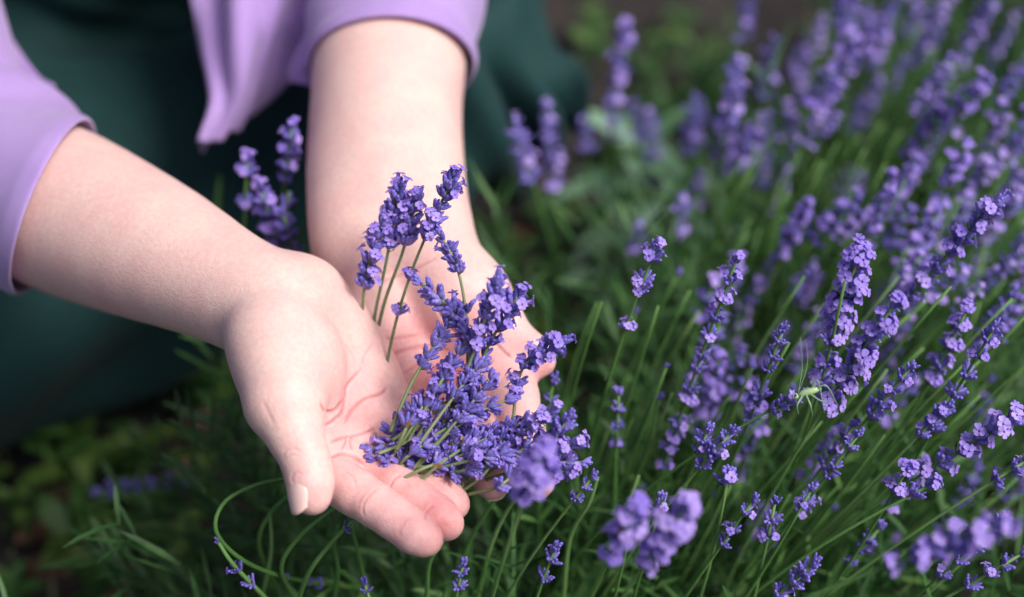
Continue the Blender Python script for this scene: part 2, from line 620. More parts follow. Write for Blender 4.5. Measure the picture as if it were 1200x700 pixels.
R_fing = [
    [J(600, 466, .781, 11.2), J(611, 500, .770, 10.0), J(619, 525, .763, 9.2), J(624, 543, .759, 9.2), J(627, 555, .757, 8.6), J(629, 566, .755, 7.6)],
    [J(563, 480, .787, 11.2), J(572, 515, .773, 9.8), J(576, 535, .766, 9.0), J(577, 550, .761, 9.0), J(577, 558, .759, 8.6), J(577, 565, .758, 7.8)],
    [J(530, 484, .792, 10.8), J(535, 515, .781, 9.4), J(535, 535, .775, 8.6), J(531, 550, .770, 8.3), J(528, 561, .767, 7.2)],
    [J(497, 478, .797, 9.8), J(499, 503, .790, 8.2), J(499, 520, .786, 7.4), J(497, 536, .782, 7.0), J(496, 548, .780, 6.0)],
]
R_pads = [(J(535, 345, .803), .019), (J(450, 390, .806), .018), (J(580, 448, .783), .0115), (J(545, 465, .787), .0115), (J(512, 468, .792), .0115)]
R_creases = [
    ([(452, 420), (470, 412), (500, 406), (530, 412)], .7, 2.0, (.74, .84)),
    ([(480, 440), (510, 432), (540, 436), (566, 430), (580, 418)], .8, 2.0, (.74, .84)),
    ([(505, 330), (512, 360), (528, 385), (552, 400), (574, 398)], .8, 2.2, (.74, .84)),
    ([(448, 398), (470, 396), (494, 392)], .35, 1.8, (.74, .84)),
    ([(470, 440), (490, 424), (508, 400)], .35, 1.8, (.74, .84)),
    ([(575, 395), (586, 408), (600, 420)], .7, 2.0, (.74, .83)),
    ([(588, 444), (600, 438), (612, 440)], .5, 1.8, (.74, .82)),
    ([(598, 512), (612, 504), (628, 508)], .5, 1.8, (.74, .82)),
    ([(556, 520), (572, 514), (590, 520)], .5, 1.8, (.74, .82)),
    ([(606, 548), (622, 542), (640, 548)], .4, 1.7, (.74, .82)),
    ([(412, 322), (440, 330), (480, 318), (520, 296)], .5, 2.2, (.76, .84)),
    ([(410, 312), (445, 320), (490, 304)], .3, 2.0, (.76, .84)),
]
R_red = [(J(642, 430, .776), .013, .35), (J(632, 575, .748), .016, .5), (J(577, 573, .750), .016, .5), (J(528, 566, .76), .014, .45),
         (J(560, 440, .775), .03, .35), (J(500, 450, .785), .03, .35), (J(470, 400, .79), .03, .25), (J(530, 400, .79), .03, .15),
         (J(545, 110, .90), .03, .2), (J(410, 330, .81), .02, .2)]

AV, AQ, AF = build_arm(L_palm, L_fing, L_thumb, L_pads, L_dents, L_creases, L_red)
BV, BQ, BF = build_arm(R_palm, R_fing, R_thumb, R_pads, [], R_creases, R_red)

# ---- torso, legs, neck and head (mostly under clothes or above the frame), world space
W = lambda *a: np.array(a, float)
EL_L = P(-70, 172, .905)
EL_R = P(474, -50, .99)
SH_L, SH_R = W(-.375, 0.95, .56), W(-.03, 0.98, .58)
bodyc = [
    (W(-.29, 1.17, .17), W(-.27, 1.05, .50), .11, .085), (W(-.13, 1.17, .17), W(-.14, 1.05, .50), .11, .085),
    (W(-.28, 1.05, .50), W(-.34, .98, .56), .085, .06), (W(-.13, 1.05, .50), W(-.07, 1.0, .57), .085, .06),
    (SH_L, (EL_L + SH_L) / 2 + W(-.02, 0, 0), .044, .036), ((EL_L + SH_L) / 2 + W(-.02, 0, 0), P(-85, 152, .93), .036, .03),
    (SH_R, (EL_R + SH_R) / 2 + W(.02, 0, 0), .044, .036), ((EL_R + SH_R) / 2 + W(.02, 0, 0), P(474, -75, 1.0), .036, .03),
    (W(-.20, 1.03, .55), W(-.20, .96, .68), .058, .05),
    (W(-.20, .93, .77), W(-.20, .90, .80), .082, .085), (W(-.20, .85, .72), W(-.20, .86, .74), .052, .06),
    (W(-.20, .80, .755), W(-.20, .78, .735), .009, .012),
    (W(-.112, .92, .765), W(-.112, .93, .785), .012, .014), (W(-.288, .92, .765), W(-.288, .93, .785), .012, .014),
    (W(-.225, .80, .70), W(-.175, .80, .70), .009, .009),
    (W(-.30, 1.17, .14), W(-.40, .95, .11), .085, .055), (W(-.40, .95, .10), W(-.36, 1.2, .06), .045, .04),
    (W(-.13, 1.18, .14), W(-.08, 1.10, .12), .08, .045), (W(-.08, 1.10, .11), W(-.12, 1.22, .06), .04, .036),
]
tf = Field((-.62, .66, -.02), (.2, 1.36, .92), 0.006)
add_cones(tf, bodyc, 0.03)
for ex in (-.232, -.168):
    sl_, ax = tf.block([W(ex, .79, .775)], .03)
    tf.D[sl_] = -smin(-tf.D[sl_], d_cone(ax, W(ex, .785, .775), W(ex, .785, .776), .012, .012), .012)
TV, TQ = surface_nets(tf.D, tf.lo, tf.h)
TV = relax(TV, TQ, 2)

allV = np.vstack([cam2world(AV), cam2world(BV), TV])
allQ = np.vstack([AQ, BQ + len(AV), TQ + len(AV) + len(BV)])
flush = np.concatenate([AF, BF, np.full(len(TV), 0.12)])
me = npmesh('person', allV, allQ, M_skin)
at = me.attributes.new('flush', 'FLOAT', 'POINT')
at.data.foreach_set('value', flush.astype(np.float32)[:len(at.data)])
person = link('person', me)
tag(person, 'crouching person in lilac cardigan and dark green dress, cupped hands holding lavender', 'person')


def nail(p0, p1, outward, r, half_deg, length, start):
    """curved plate on the last finger segment (camera space)"""
    ax = p1 - p0
    ax /= np.linalg.norm(ax)
    n = outward - ax * (outward @ ax)
    n /= np.linalg.norm(n)
    s = np.cross(ax, n)
    V, F = [], []
    nu, nv = 12, 10
    for j in range(nv + 1):
        t = j / nv
        hw = half_deg * (0.86 + 0.14 * math.sin(math.pi * min(1, t * 1.2)))
        rr = r * (1.0 - 0.09 * t * t)
        for i in range(nu + 1):
            q = 2 * i / nu - 1
            a = math.radians(hw) * q
            endround = (0.16 * q * q if t < .5 else -0.18 * q * q) * (abs(t - .5) * 2) ** 2
            c = p0 + ax * (start + length * (t + endround))
            edge = 0.0005 * (q ** 6) + (0.0004 if j == 0 else 0)
            V.append(c + (rr + 0.0002 - edge) * (math.cos(a) * n * 0.96 + math.sin(a) * s))
    for j in range(nv):
        for i in range(nu):
            a = j * (nu + 1) + i
            F.append((a, a + 1, a + nu + 2, a + nu + 1))
    me = pymesh('fingernail', cam2world(np.array(V)), F, M_nail)
    o = link('fingernail', me, person)
    so = o.modifiers.new('thick', 'SOLIDIFY')
    so.thickness = 0.0005
    so.offset = 0
    return o


nail(J(362, 553, .706), J(366.5, 590, .7045), np.array([-0.75, -0.05, -0.66]), .0100, 46, .0150, .0020)
for fg, r in list(zip(L_fing, (8.6, 8.4, 8.0, 7.0))) + list(zip(R_fing, (8.5, 8.6, 8.0, 6.8))):
    a, b = fg[-3][0], fg[-1][0]
    nail(a, b + (b - a) * .2, np.array([0.1, -0.55, 0.85]), (r + .1) * .001, 48, .010, .002)
nail(R_thumb[-3][0], R_thumb[-1][0], np.array([0.75, 0.6, 0.2]), .0082, 50, .011, .002)


# ------------------------------------------------------------------ clothes
def sheet(ctrl, nu, nv, fold=None):
    """ctrl: rows of points -> smooth grid; fold(u, v) -> offset along normal"""
    ctrl = np.array(ctrl, float)
    rows = np.array([catmull(r, nu) for r in ctrl])
    g = np.stack([catmull(rows[:, i], nv) for i in range(nu)], 1)   # nv x nu x 3
    if fold is not None:
        du = np.gradient(g, axis=1)
        dv = np.gradient(g, axis=0)
        n = np.cross(du, dv)
        n /= np.linalg.norm(n, axis=2)[..., None] + 1e-12
        U, Vv = np.meshgrid(np.linspace(0, 1, nu), np.linspace(0, 1, nv))
        g = g + n * fold(U, Vv)[..., None]
    F = [(j * nu + i, j * nu + i + 1, (j + 1) * nu + i + 1, (j + 1) * nu + i) for j in range(nv - 1) for i in range(nu - 1)]
    return g.reshape(-1, 3), np.array(F)


def tube_cloth(rings, nseg, nlen, fold, shear=0.0):
    """rings: (center, axis, radius) -> rows of a closed tube"""
    cs = catmull([r[0] for r in rings], nlen)
    rs = catmull([[r[1]] for r in rings], nlen)[:, 0]
    tg = np.gradient(cs, axis=0)
    tg /= np.linalg.norm(tg, axis=1)[:, None]
    V, F = [], []
    u = np.cross(tg[0], [0.2, 0.1, 1])
    for i in range(nlen):
        u = u - tg[i] * (u @ tg[i])
        u /= np.linalg.norm(u)
        w = np.cross(tg[i], u)
        for k in range(nseg):
            a = 2 * math.pi * k / nseg
            r = rs[i] + fold(a, i / (nlen - 1))
            e = math.cos(a) * u + math.sin(a) * w
            V.append(cs[i] + r * e - tg[i] * shear * r * (e @ -CF) * max(0, 1 - i / nlen * 3.5))
    for i in range(nlen - 1):
        for k in range(nseg):
            k2 = (k + 1) % nseg
            F.append((i * nseg + k, i * nseg + k2, (i + 1) * nseg + k2, (i + 1) * nseg + k))
    return np.array(V), np.array(F)


def cloth_obj(name, parts, mat, thick, parent=person):
    V, F, o = [], [], 0
    for v, f in parts:
        V.append(v)
        F.append(f + o)
        o += len(v)
    ob = link(name, npmesh(name, np.vstack(V), np.vstack(F), mat), parent)
    so = ob.modifiers.new('thick', 'SOLIDIFY')
    so.thickness = thick
    so.offset = 0
    ob.modifiers.new('sub', 'SUBSURF').levels = 1
    return ob


def sleeve_fold(seed, amp):
    r_ = random.Random(seed)
    ph = [(r_.uniform(0, 6.28), r_.randint(1, 3), r_.uniform(2, 7), r_.uniform(.4, 1)) for _ in range(7)]

    def f(a, t):
        s = sum(w * math.sin(m * a + q * t * 3 + p) for p, m, q, w in ph) / 7
        hem = 0.0012 * math.exp(-((t - 0.03) / 0.012) ** 2)
        return amp * s * (0.25 + 1.1 * min(1, t * 4)) + hem
    return f


sl_L = tube_cloth([(P(64, 242, .858), .0470), (P(30, 226, .876), .0490), (P(-20, 200, .90), .052), (P(-85, 150, .93), .056),
                   ((EL_L + SH_L) / 2 + W(-.02, 0, 0), .062), (SH_L, .068), (SH_L + W(.06, .03, .06), .06)], 72, 60, sleeve_fold(3, .010), 1.35)
sl_R = tube_cloth([(P(458, 78, .925), .0440), (P(460, 40, .945), .0462), (P(466, -10, .97), .049), (P(474, -75, 1.0), .053),
                   ((EL_R + SH_R) / 2 + W(.02, 0, 0), .062), (SH_R, .068), (SH_R + W(-.06, .03, .06), .06)], 72, 60, sleeve_fold(8, .010), .45)

lap_R = sheet([
    [P(196, -120, 1.04), P(280, -120, 1.03), P(350, -130, 1.03), P(420, -130, 1.05)],
    [P(208, -50, 1.02), P(285, -50, 1.0), P(345, -50, 1.0), P(400, -40, 1.02)],
    [P(216, 10, 1.0), P(284, 8, .98), P(335, 10, .985), P(388, 5, 1.01)],
    [P(224, 66, .985), P(280, 62, .97), P(318, 60, .98), P(350, 48, 1.01)],
    [P(239, 124, .975), P(272, 118, .97), P(296, 110, .98), P(322, 88, 1.0)],
    [P(229, 173, .97), P(248, 166, .97), P(266, 156, .98), P(286, 132, 1.0)],
], 40, 48, lambda u, v: .012 * np.sin(u * 9 + v * 2.5) * (0.3 + .7 * (1 - v)) + .004 * np.sin(u * 21 - v * 5) + .006 * np.exp(-(u / .05) ** 2))
lap_R2 = sheet([
    [P(372, -60, 1.02), P(395, -60, .99), P(420, -60, .97)],
    [P(370, 0, 1.0), P(386, 0, .97), P(400, 5, .955)],
    [P(352, 50, .985), P(372, 50, .955), P(384, 45, .94)],
    [P(346, 78, .975), P(362, 80, .95), P(374, 64, .94)],
    [P(350, 96, .97), P(356, 98, .95), P(364, 82, .94)],
], 16, 30, lambda u, v: .005 * np.sin(u * 8 + v * 4))
lap_L = sheet([
    [P(-160, -100, 1.06), P(-110, -110, 1.04), P(-60, -110, 1.04)],
    [P(-110, 0, 1.03), P(-60, -20, 1.0), P(-15, -10, 1.0)],
    [P(-60, 80, 1.0), P(-20, 60, .975), P(18, 58, .985)],
    [P(-20, 130, .98), P(20, 108, .965), P(45, 98, .975)],
    [P(30, 150, .97), P(52, 128, .96), P(66, 110, .97)],
], 24, 40, lambda u, v: .006 * np.sin(u * 8 + 1 + v * 2))
cardigan = cloth_obj('cardigan', [sl_L, sl_R, lap_R, lap_R2, lap_L], M_cardi, 0.0022)
tag(cardigan, 'lilac knitted cardigan with elbow sleeves')

# bodice of the dress: soft shell around the torso
bf = Field((-.62, .76, .04), (.24, 1.42, .66), 0.006)
add_cones(bf, [
    (W(-.29, 1.17, .15), W(-.27, 1.045, .48), .128, .10), (W(-.13, 1.17, .15), W(-.14, 1.045, .48), .128, .10),
    (W(-.30, 1.15, .13), W(-.43, .90, .12), .11, .09), (W(-.12, 1.15, .14), W(-.03, 1.08, .14), .11, .06),
    (W(-.28, 1.03, .47), W(-.31, .99, .55), .085, .055), (W(-.13, 1.03, .47), W(-.10, 1.0, .56), .085, .055)], .05)
DV, DQ = surface_nets(bf.D, bf.lo, bf.h)
DV = relax(DV, DQ, 3)
DN = vnormals(DV, DQ)
wr = .006 * np.sin(DV[:, 2] * 70 + 3 * np.sin(DV[:, 0] * 14)) * np.sin(DV[:, 0] * 22 + 1) + .003 * np.sin(DV[:, 2] * 130 + DV[:, 0] * 60)
DV = DV + DN * wr[:, None]
bodice = link('dress_bodice', npmesh('dress_bodice', DV, DQ, M_dress), person)

# skirt: one sheet over lap and knees, tucked under in front
S_ = lambda *rows: [[P(*p) for p in r] for r in rows]
skirt_rows = S_(
    [(-260, 60, 1.12), (-120, 60, 1.12), (40, 60, 1.13), (190, 50, 1.14), (340, 20, 1.14), (480, -40, 1.14), (570, -110, 1.18), (612, -120, 1.24), (622, -130, 1.34)],
    [(-260, 230, 1.00), (-120, 230, 1.00), (40, 210, 1.03), (190, 180, 1.08), (330, 130, 1.08), (460, 50, 1.05), (552, -20, 1.06), (600, -30, 1.12), (622, -40, 1.24)],
    [(-260, 390, 1.0), (-120, 390, 1.0), (40, 350, 1.02), (190, 292, 1.04), (340, 230, 1.05), (470, 140, 1.03), (562, 60, 1.03), (618, 50, 1.09), (642, 40, 1.20)],
    [(-260, 530, 1.06), (-120, 520, 1.06), (40, 460, 1.07), (190, 392, 1.08), (350, 305, 1.08), (490, 220, 1.05), (584, 140, 1.06), (640, 112, 1.10), (668, 95, 1.18)],
    [(-260, 596, 1.12), (-120, 574, 1.12), (40, 506, 1.12), (190, 436, 1.13), (360, 348, 1.13), (505, 262, 1.09), (598, 212, 1.12), (652, 160, 1.14), (684, 130, 1.17)],
    [(-260, 590, 1.18), (-120, 566, 1.18), (40, 500, 1.18), (190, 430, 1.18), (360, 345, 1.19), (500, 262, 1.17), (590, 225, 1.22), (636, 165, 1.22), (672, 125, 1.24)],
)
skirt = sheet(skirt_rows, 150, 80,
              lambda u, v: np.clip((u - .62) * 5, 0, 1) * (.015 * np.sin(u * 62 - v * 5) * np.clip(v * 1.6, .2, 1)) + .006 * np.sin(u * 26 + v * 9) * np.clip(1 - np.abs(u - .45) * 1.2, 0, 1)
              + .004 * np.sin(v * 17 + u * 8))
skirt_o = cloth_obj('dress_skirt', [skirt], M_dress, 0.0025)

# hair: cap with a low bun (above the frame)
hf = Field((-.36, .72, .62), (-.04, 1.1, .94), 0.005)
add_cones(hf, [(W(-.20, .95, .80), W(-.20, .915, .83), .096, .092), (W(-.20, 1.02, .74), W(-.20, 1.03, .75), .05, .05)], .02)
HV, HQ = surface_nets(hf.D, hf.lo, hf.h)
HV = relax(HV, HQ, 2)
hair = link('hair', npmesh('hair', HV, HQ, M_hair), person)

# ------------------------------------------------------------------ lavender: whorls of buds
def whorl_arrays(seed, n, open_frac, tip=False, size=1.0, buds=True):
    r_ = random.Random(seed)
    V, F, MI = [], [], []
    mm = 0.001 * size

    def add(vs_, fs_, mi_):
        o = len(V)
        V.extend(vs_)
        for f_ in fs_:
            F.append(tuple(i + o for i in f_))
        MI.extend([mi_] * len(fs_) if isinstance(mi_, int) else mi_)
    for b in range(n):
        az = 2 * math.pi * (b + r_.uniform(-.3, .3)) / n * (1 if not tip else 1.7)
        el = math.radians(r_.uniform(28, 62) if not tip else r_.uniform(4, 40))
        d = np.array([math.cos(az) * math.sin(el), math.sin(az) * math.sin(el), math.cos(el)])
        s = np.array([-math.sin(az), math.cos(az), 0])
        t = np.cross(d, s)
        st = np.array([math.cos(az) * .7, math.sin(az) * .7, r_.uniform(-1.8, 1.6) if not tip else r_.uniform(-1.5, 2.5)]) * mm
        ln = r_.uniform(4.6, 6.6) * mm * (0.85 if tip else 1)
        wd = r_.uniform(.95, 1.25) * mm
        sides = 7
        prof = [(0, .35), (.14, .72), (.38, 1.02), (.66, 1.0), (.80, .82)]
        bend = r_.uniform(-.1, .25)
        vs_, fs_ = [], []
        for (q, w) in prof:
            c = st + d * ln * q + np.array([0, 0, 1]) * ln * bend * q * q
            for k in range(sides):
                a = 2 * math.pi * k / sides
                rib = 1.0 + 0.12 * (k % 2)
                vs_.append(c + wd * w * rib * (math.cos(a) * s + math.sin(a) * t))
        for i in range(len(prof) - 1):
            for k in range(sides):
                k2 = (k + 1) % sides
                fs_.append((i * sides + k, i * sides + k2, (i + 1) * sides + k2, (i + 1) * sides + k))
        add(vs_, fs_, 0)
        # closed bud tip or open flower
        mouth = st + d * ln * .80 + np.array([0, 0, 1]) * ln * bend * .64
        if r_.random() > open_frac:
            vs_, fs_ = [], []
            for (q, w) in [(0, .78), (.10, .86), (.22, .62), (.30, .2)]:
                c = mouth + d * ln * q
                for k in range(sides):
                    a = 2 * math.pi * k / sides
                    vs_.append(c + wd * w * (math.cos(a) * s + math.sin(a) * t))
            for i in range(3):
                for k in range(sides):
                    k2 = (k + 1) % sides
                    fs_.append((i * sides + k, i * sides + k2, (i + 1) * sides + k2, (i + 1) * sides + k))
            fs_.append(tuple(range(3 * sides, 4 * sides)))
            add(vs_, fs_, 1)
        else:
            vs_, fs_ = [], []
            rim = mouth + d * 2.2 * mm
            for (c, w) in [(mouth - d * .3 * mm, .7), (rim, .95)]:
                for k in range(sides):
                    a = 2 * math.pi * k / sides
                    vs_.append(c + wd * w * (math.cos(a) * s + math.sin(a) * t))
            for k in range(sides):
                k2 = (k + 1) % sides
                fs_.append((k, k2, sides + k2, sides + k))
            for pz in range(5):
                a = 2 * math.pi * (pz + .5) / 5 + r_.uniform(-.12, .12) - math.pi / 2
                u = math.cos(a) * s + math.sin(a) * t
                w = -math.sin(a) * s + math.cos(a) * t
                L_ = (3.3 if pz in (2, 3) else 2.5) * mm * r_.uniform(.85, 1.15)
                B_ = (1.45 if pz in (2, 3) else 1.15) * mm
                cup = r_.uniform(.0, .5)
                o = len(vs_)
                rows = [(.15, .35, 0.0), (.45, .85, .25), (.75, 1.0, .28), (.95, .62, .18)]
                for (q, hw, up) in rows:
                    for sg in (-1, 0, 1):
                        vs_.append(rim + u * L_ * q + w * B_ * hw * sg + d * L_ * (up * cup + (.12 if sg else 0) - (.25 * q * q if cup < .25 else 0)))
                for i in range(3):
                    for g in range(2):
                        fs_.append((o + i * 3 + g, o + i * 3 + g + 1, o + i * 3 + g + 4, o + i * 3 + g + 3))
            add(vs_, fs_, 2)
    if not tip:
        for b in range(2):                        # small brown bracts under the whorl
            az = r_.uniform(0, 6.28)
            u = np.array([math.cos(az), math.sin(az), 0])
            w = np.array([-math.sin(az), math.cos(az), 0])
            z = np.array([0, 0, 1])
            L_ = r_.uniform(2.5, 4) * mm
            base = u * .6 * mm - z * 2 * mm
            vs_ = [base - w * .5 * mm, base + w * .5 * mm, base + u * L_ * .5 + z * L_ * .4 + w * 1.1 * mm, base + u * L_ * .5 + z * L_ * .4 - w * 1.1 * mm, base + u * L_ + z * L_ * .9]
            add(vs_, [(0, 1, 2, 3), (3, 2, 4)], 3)
    return V, F, MI


LAV = [M_calyx, M_bud, M_petal, M_bract]
WH = {}
for kind, op in (('closed', .06), ('half', .34), ('open', .64), ('full', .9)):
    WH[kind] = [pymesh('whorl', *whorl_arrays(100 + i + int(op * 1000), 9 + i % 4, op)[:2], LAV,
                       whorl_arrays(100 + i + int(op * 1000), 9 + i % 4, op)[2]) for i in range(6)]
    WH[kind + '_tip'] = [pymesh('whorl', *whorl_arrays(300 + i + int(op * 1000), 8 + i % 3, op, True)[:2], LAV,
                                whorl_arrays(300 + i + int(op * 1000), 8 + i % 3, op, True)[2]) for i in range(3)]


def spike_mesh(seed, nw, op, length, wscale=1.0):
    """whole flower spike as one mesh, axis +z, base at 0"""
    r_ = random.Random(seed)
    V, F, MI = [], [], []
    for i in range(nw):
        t = i / (nw - 1)
        tip = i == nw - 1
        v, f, mi = whorl_arrays(seed * 31 + i, r_.randint(6, 9), op, tip)
        z = length * (t ** 0.8)
        sc = (1.0 - .25 * t) * wscale * r_.uniform(.85, 1.1)
        off = np.array([r_.gauss(0, .0008), r_.gauss(0, .0008), z])
        o = len(V)
        V.extend([x * sc + off for x in v])
        F.extend([tuple(k + o for k in q) for q in f])
        MI.extend(mi)
    return pymesh('flower_spike', V, F, LAV, MI)


SPK = [spike_mesh(i, [6, 7, 5, 8, 6, 4, 7, 6][i], [.15, .35, .1, .3, .5, .1, .6, .2][i], [.036, .045, .03, .055, .04, .024, .042, .038][i] * 1.2, 1.0) for i in range(8)]


def axis_matrix(pos, d, roll, sc):
    q = Vector(d).to_track_quat('Z', 'Y')
    return Matrix.Translation(Vector(pos)) @ q.to_matrix().to_4x4() @ Matrix.Rotation(roll, 4, 'Z') @ Matrix.Diagonal((sc[0], sc[0], sc[1], 1))


def stem_path(pts, n=20):
    return catmull(pts, n)


def at_len(path, s):
    seg = np.linalg.norm(np.diff(path, axis=0), axis=1)
    c = np.concatenate([[0], np.cumsum(seg)])
    s = min(max(s, 0), c[-1])
    i = min(int(np.searchsorted(c, s, 'right')) - 1, len(seg) - 1)
    f = (s - c[i]) / (seg[i] + 1e-12)
    p = path[i] + (path[i + 1] - path[i]) * f
    d = path[i + 1] - path[i]
    return p, d / (np.linalg.norm(d) + 1e-12), c[-1]


def dress_stem(path, parent, base, whorls, r0=.00105, r1=.0007, stem_name='stem', whorl_parent=None, kind='half', leaves=0):
    """path runs base -> tip; whorls: list of (distance from tip, scale)"""
    v, f = tube_arrays(path, np.linspace(r0, r1, len(path)), 6)
    if leaves:
        f = list(f)
        for _ in range(leaves):
            s = rnd.uniform(.25, .7)
            p, d, L_ = at_len(path, 0)
            p, d, L_ = at_len(path, s * L_)
            side = np.cross(d, [rnd.gauss(0, 1), rnd.gauss(0, 1), rnd.gauss(0, 1)])
            side /= np.linalg.norm(side)
            for sg in (-1, 1):
                leaf_into(v, f, p, d * .8 + side * sg * .6, side, rnd.uniform(.018, .035), .0014)
    me = pymesh(stem_name, v, f, M_cut if stem_name == 'stem' else M_stem)
    st = link(stem_name, me, parent, base)
    for (s, sc) in whorls:
        p, d, L_ = at_len(path, 0)
        p, d, L_ = at_len(path, L_ - s)
        tip = s < .003
        m = rnd.choice(WH[kind + '_tip'] if tip else WH[kind])
        if whorl_parent is None:
            w = link('whorl', m, st)
            w.matrix_basis = axis_matrix(p, d, rnd.uniform(0, 6.28), (sc, sc))
        else:
            w = link('whorl', m, whorl_parent, base)
            w.matrix_basis = axis_matrix(p, d, rnd.uniform(0, 6.28), (sc, sc))
    return st


def leaf_into(v, f, p, d, side, ln, wd, droop=.15):
    d = np.asarray(d, float)
    d /= np.linalg.norm(d) + 1e-12
    s = np.cross(d, [0, 0, 1.0]) + np.asarray(side) * .3
    s /= np.linalg.norm(s) + 1e-12
    n = np.cross(s, d)
    o = len(v)
    for q, w in ((0, .5), (.35, 1), (.75, .85), (1, .12)):
        c = p + d * ln * q + np.array([0, 0, -1]) * ln * droop * q * q
        v.append(c - s * wd * w)
        v.append(c + n * wd * .35 * (-w))
        v.append(c + s * wd * w)
    for i in range(3):
        for g in range(2):
            f.append((o + i * 3 + g, o + i * 3 + g + 1, o + i * 3 + g + 4, o + i * 3 + g + 3))


# ------------------------------------------------------------------ ground
gv, gf = [], []
NX, NY = 120, 120
xs = np.concatenate([[-60, -15, -5], np.linspace(-1.6, 1.6, NX - 6), [5, 15, 60]])
ys = np.concatenate([[-60, -15, -4], np.linspace(-.4, 3.2, NY - 6), [6, 16, 70]])
gx, gy = np.meshgrid(xs, ys)
gz = .010 * np.sin(gx * 9 + 1) * np.sin(gy * 8) + .006 * np.sin(gx * 23 + gy * 17) + .005 * nrng.normal(size=gx.shape)
gvv = np.stack([gx, gy, gz - .01], -1).reshape(-1, 3)
gq = np.array([(j * NX + i, j * NX + i + 1, (j + 1) * NX + i + 1, (j + 1) * NX + i) for j in range(NY - 1) for i in range(NX - 1)])
ground = tag(link('ground', npmesh('ground', gvv, gq, M_soil)), 'dark brown soil under the plants', 'ground', kind='structure')

# ------------------------------------------------------------------ lavender bushes
def bush(base, label, spread=.06):
    b = empty('lavender_bush', base)
    tag(b, label, 'lavender', 'lavender bushes')
    return b


def grow(bushobj, tip, below, base, whorls, kind='half', detailed=True, leaves=0, spike=None, sscale=1.0, fat=1.0):
    """tip/below: world points; stem goes from tip through below then bends to base"""
    tip, below, base = map(np.asarray, (tip, below, base))
    dr = below - tip
    dr /= np.linalg.norm(dr)
    L_ = np.linalg.norm(base - tip)
    c = tip + dr * L_ * .55
    t = np.linspace(1, 0, 18)[:, None]
    path = (1 - t) ** 2 * tip + 2 * t * (1 - t) * c + t * t * base
    bl = bushobj.location
    if detailed:
        return dress_stem(path, bushobj, bl, whorls, stem_name='flower_stem', kind=kind, leaves=leaves)
    v, f = tube_arrays(path, np.linspace(.0012, .0007, len(path)), 5)
    st = link('flower_stem', pymesh('flower_stem', v, f, M_stem), bushobj, bl)
    if spike is not None:
        m, ln = spike
        p, d, LL = at_len(path, 0)
        p, d, LL = at_len(path, LL - ln * sscale)
        w = link('flower_spike', m, st)
        w.matrix_basis = axis_matrix(p, d, rnd.uniform(0, 6.28), (sscale * fat, sscale))
    return st


SPL = [x * 1.2 for x in [.036, .045, .03, .055, .04, .024, .042, .038]]
SLOPE = .00030


def px_tip(px, py, d, qx, qy):
    return P(px, py, d), P(qx, qy, d + SLOPE * max(0, qy - py) + .00005 * (qy - py))


def mm_per_px(d):
    return d / FPX


B1 = W(.05, .60, 0)
front = bush(B1, 'in-focus lavender bush directly under and beside the cupped hands')


def front_stem(tip, low, d, wh, kind='half', leaves=1, base=None):
    """tip, low: pixels; wh: list of fractions tip->low with sizes"""
    T, Q = px_tip(tip[0], tip[1], d, low[0], low[1])
    L_ = np.linalg.norm(T - Q)
    if base is None:
        bx = B1[0] + .35 * (T[0] - B1[0]) + rnd.uniform(-.05, .05)
        base = W(bx, B1[1] + rnd.uniform(-.06, .10), 0)
    return grow(front, T, Q, base, [(L_ * f_, s_) for f_, s_ in wh], kind, leaves=leaves)


def ws(n, a=1.0, b=.85, gap=1.0, jit=.03):
    out = []
    for i in range(n):
        f_ = (i / (n - 1)) ** gap if n > 1 else 0
        out.append((max(0, f_ + (rnd.uniform(-jit, jit) if i else 0)), a + (b - a) * f_ + rnd.uniform(-.08, .08)))
    return out


